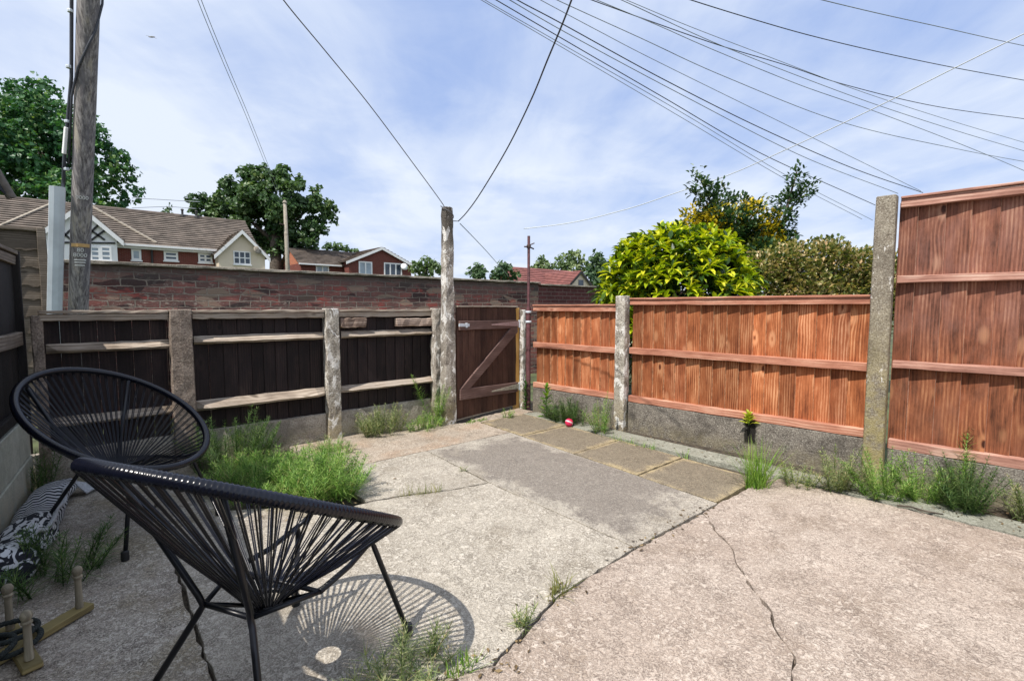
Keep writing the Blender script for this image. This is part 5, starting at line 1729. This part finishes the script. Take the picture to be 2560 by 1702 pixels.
MB().box(xl_, xr_ + 0.02, TY - 0.52, TY - 0.36, 4.93, 5.06).build('gutter', M['white'], t)
MB().box(xl_, xr_ - 0.1, TY - 0.30, TY - 0.02, 4.80, 4.92).build('fascia', M['white'], t)


def front_gable(t, yf, xa, xb, zE, zA, wall, roofm, ybk, n_=9, over=0.28, bargew=0.26, cover='gable_wall', bmat='white'):
    xm = (xa + xb) / 2
    g_ = MB()
    g_.extrude([V(xa, yf, -0.1), V(xb, yf, -0.1), V(xb, yf, zE), V(xm, yf, zA), V(xa, yf, zE)], V(0, 2.5, 0))
    g_.build(cover, M[wall], t)
    r_ = MB()
    sl = (zA - zE) / (xm - xa)
    xo = over
    courses(r_, (xa - xo, yf - 0.25, zE - sl * xo + 0.06), (xa - xo, ybk, zE - sl * xo + 0.06), (xm, yf - 0.25, zA + 0.06), (xm, ybk, zA + 0.06), n_)
    courses(r_, (xb + xo, yf - 0.25, zE - sl * xo + 0.06), (xb + xo, ybk, zE - sl * xo + 0.06), (xm, yf - 0.25, zA + 0.06), (xm, ybk, zA + 0.06), n_)
    r_.build('gable_roof', M[roofm], t)
    for s_, xe in ((-1, xa - xo), (1, xb + xo)):
        b_ = MB()
        b_.extrude([V(xe, yf - 0.30, zE - sl * xo + 0.05), V(xm, yf - 0.30, zA + 0.05), V(xm, yf - 0.30, zA + 0.05 - bargew), V(xe, yf - 0.30, zE - sl * xo + 0.05 - bargew)], V(0, 0.06, 0))
        b_.build('bargeboard', M[bmat], t)


# cream gable
ya = TY - 1.2
c0_, c1_ = on_y(546, 640, ya), on_y(662, 640, ya)
ap = on_y(605, 578, ya)
ze = on_y(550, 628, ya).z
front_gable(t, ya, c0_.x, c1_.x, ze - 0.05, ap.z, 'cream', 'roof_tile', TY + 3.0)
w0, w1 = on_y(584, 660, ya), on_y(626, 630, ya)
window(t, ya, w0.x, w1.x, w0.z, w1.z, 3, 2)
dp = on_y(641, 627, ya - 0.3)
MB().lathe([(0.02, 0.02), (0.26, 0.10), (0.28, 0.13), (0.02, 0.06)], dp, 16, axis=(0.4, -1, 0.35)).build('satellite_dish', M['coping'], t, smooth=True)
# half timbered gable
yb_ = TY - 1.5
c0_, c1_ = on_y(112, 640, yb_), on_y(294, 640, yb_)
ap = on_y(203, 516, yb_)
ze = on_y(294, 592, yb_).z
front_gable(t, yb_, c0_.x, c1_.x, ze, ap.z, 'white', 'roof_tile', TY + 3.5, n_=11, over=0.30, bargew=0.30)
tm = MB()
yy = yb_ - 0.04
for (pa, pb_) in (((222, 572), (262, 600)), ((262, 576), (226, 602)), ((150, 606), (288, 608)), ((222, 586), (246, 562)), ((150, 600), (182, 570)), ((150, 575), (180, 602))):
    a_, b_ = on_y(*pa, yy), on_y(*pb_, yy)
    tm.bar(a_, b_, 0.05, 0.10, up=V(0, 0, 1) if abs((b_ - a_).normalized().z) < .9 else V(1, 0, 0))
tm.build('timbering', M['black_paint'], t)
w0, w1 = on_y(226, 652, yb_), on_y(250, 617, yb_)
window(t, yb_, w0.x, w1.x, w0.z, w1.z, 1, 3, 'glass_pale', 0.09)
w0, w1 = on_y(252, 652, yb_), on_y(278, 617, yb_)
window(t, yb_, w0.x, w1.x, w0.z, w1.z, 1, 3, 'glass_pale', 0.09)
for (xa, xb, yt, yb2, cols, rows, gl) in ((329, 352, 619, 650, 1, 1, 'glass_pale'), (410, 444, 622, 651, 1, 2, 'glass'), (496, 530, 627, 656, 2, 2, 'glass')):
    w0, w1 = on_y(xa, yb2, TY), on_y(xb, yt, TY)
    window(t, TY, w0.x, w1.x, w0.z, min(w1.z, 4.78), cols, rows, gl, 0.11)
dp = on_y(380, 640, TY - 0.1)
MB().tube([(dp.x, TY - 0.1, 0), (dp.x, TY - 0.1, 4.95)], 0.06, 8).build('downpipe', M['black_paint'], t)
MB().lathe([(0.05, 0), (0.17, 0.03), (0.17, 0.10), (0.05, 0.14)], on_y(537, 634, TY - 0.15), 10, axis=(0, -1, 0)).build('alarm_box', M['white'], t)
# pale hip lines on the roof either side of the timbered gable
for pa, pb_ in (((228, 521), (392, 606)), ((140, 541), (-30, 586))):
    k0 = (768 - pa[1])
    y0 = TY + 3.9
    a_ = on_y(pa[0], pa[1], y0)
    b_ = on_y(pb_[0], pb_[1], TY - 0.1)
    sl_y = lambda y_: 5.0 + (y_ - (TY - 0.35)) / 4.35 * 2.72
    a_.z, b_.z = sl_y(a_.y) + 0.12, sl_y(b_.y) + 0.10
    MB().bar(a_, b_, 0.16, 0.08).build('roof_valley', M['coping'], t)

# red brick house
HY = 47.0
t = thing('brick_house', 'red brick house with wide white edged gable and brown roof', 'house', (24, HY + 4, 0))
c0_, c1_ = on_y(872, 670, HY), on_y(1028, 670, HY)
ap = on_y(945, 619, HY)
ze = on_y(1025, 662, HY).z
front_gable(t, HY, c0_.x, c1_.x, ze, ap.z, 'brick_house', 'roof_tile_b', HY + 7, n_=10, over=0.35, bargew=0.26)
l0, l1 = on_y(752, 670, HY + 1.5), on_y(880, 670, HY + 1.5)
eL = on_y(800, 660, HY + 1.5).z
rL = on_y(800, 625, HY + 4.5).z
MB().box(l0.x, l1.x + 2.5, HY + 1.5, HY + 7.5, -0.1, eL).build('wall', M['brick_house'], t)
MB().extrude([V(l0.x, HY + 1.5, eL), V(l0.x, HY + 7.5, eL), V(l0.x, HY + 4.5, rL - 0.1)], V(0.2, 0, 0)).build('end_gable', M['brick_orange'], t)
r_ = MB()
courses(r_, (l0.x - 0.3, HY + 1.1, eL - 0.1), (l1.x + 3, HY + 1.1, eL - 0.1), (l0.x - 0.3, HY + 4.5, rL), (l1.x + 3, HY + 4.5, rL), 12)
courses(r_, (l0.x - 0.3, HY + 7.9, eL - 0.1), (l1.x + 3, HY + 7.9, eL - 0.1), (l0.x - 0.3, HY + 4.5, rL), (l1.x + 3, HY + 4.5, rL), 12)
r_.build('roof', M['roof_tile_b'], t)
MB().box(l0.x - 0.3, c0_.x - 0.3, HY + 0.95, HY + 1.09, eL - 0.18, eL - 0.05).build('gutter', M['white'], t)
for (xa, xb, yt, yb2, cols, yy) in ((790, 822, 664, 690, 2, HY + 1.5), (897, 930, 655, 690, 2, HY), (960, 1004, 659, 690, 3, HY)):
    w0, w1 = on_y(xa, yb2, yy), on_y(xb, yt, yy)
    window(t, yy, w0.x, w1.x, w0.z, w1.z, cols, 1, 'glass_pale' if cols == 2 else 'glass', 0.13)
MB().lathe([(0.02, 0.02), (0.36, 0.12), (0.38, 0.15), (0.02, 0.08)], on_y(1010, 668, HY - 0.4), 16, axis=(-0.2, -1, 0.3)).build('satellite_dish', M['white'], t, smooth=True)

# red roofed house
KY = 45.0
t = thing('red_roofed_house', 'far house with red tiled roof and small pale gable', 'house', (55, KY + 4, 0))
e0, e1 = on_y(1318, 735, KY), on_y(1500, 735, KY)
r0, r1 = on_y(1318, 678, KY + 5), on_y(1452, 672, KY + 5)
rz = (r0.z + r1.z) / 2
MB().box(e0.x, e1.x - 1.5, KY + 0.4, KY + 9.6, -0.1, 3.0).build('wall', M['cream'], t)
r_ = MB()
courses(r_, (e0.x - .3, KY, 2.9), (e1.x - 1, KY, 2.9), (e0.x - .3, KY + 5, rz), (e1.x - 1, KY + 5, rz), 14)
courses(r_, (e0.x - .3, KY + 10, 2.9), (e1.x - 1, KY + 10, 2.9), (e0.x - .3, KY + 5, rz), (e1.x - 1, KY + 5, rz), 14)
r_.build('roof', M['roof_red'], t)
c0_, c1_ = on_y(1424, 708, KY - 2.5), on_y(1474, 708, KY - 2.5)
ap = on_y(1449, 678, KY - 2.5)
front_gable(t, KY - 2.5, c0_.x, c1_.x, c0_.z, ap.z, 'cream', 'roof_red', KY + 4.5, n_=8, over=0.3, bargew=0.35, bmat='black_paint')
MB().box(on_y(1446, 700, KY - 2.5).x, on_y(1458, 700, KY - 2.5).x, KY - 2.56, KY - 2.4, c0_.z - 0.6, c0_.z + 0.5).build('window', M['glass'], t)

# thin far pole
pq = on_y(722, 700, 36)
t = thing('distant_pole', 'thin pale utility pole standing before the middle tree', 'utility pole', (pq.x, 36, 0))
pz_ = on_y(719, 508, 36).z
MB().tube([(pq.x, 36, -0.1), (pq.x - 0.05, 36, pz_ * 0.5), (pq.x - 0.1, 36, pz_)], [0.17, 0.15, 0.11], 10).build('shaft', M['coping'], t, smooth=True)
MB().lathe([(0.13, pz_ - 0.05), (0.16, pz_), (0.10, pz_ + 0.12), (0.03, pz_ + 0.18)], (pq.x - 0.1, 36, 0), 10).build('cap', M['coping'], t)
MB().tube([(pq.x - 0.1, 36, pz_ - 1.55), (pq.x - 0.5, 35.9, pz_ - 1.5)], 0.04, 6).build('bracket', M['rust'], t)

# gull
bp = at(379, 93, 30)
t = thing('gull', 'small gull gliding high above the telegraph pole', 'bird', bp)
MB().lathe([(0.005, -0.2), (0.03, -0.14), (0.05, 0.0), (0.04, 0.1), (0.025, 0.17), (0.004, 0.22)], bp, 8, axis=RT).build('body', M['bird'], t, smooth=True)
for s_ in (1, -1):
    wv = (RT * (-0.72) * s_ * 1 + V(0, 0, 0.25 if s_ > 0 else -0.30) + FW * 0.2 * s_).normalized()
    fwd = (RT + V(0, 0, -0.4)).normalized()
    w_ = MB()
    w_.extrude([bp + fwd * 0.07, bp + wv * 0.22 + fwd * 0.09, bp + wv * 0.46 - fwd * 0.02, bp + wv * 0.24 - fwd * 0.03, bp - fwd * 0.05], V(0, 0, 0.012))
    w_.build('wing', M['bird'], t)
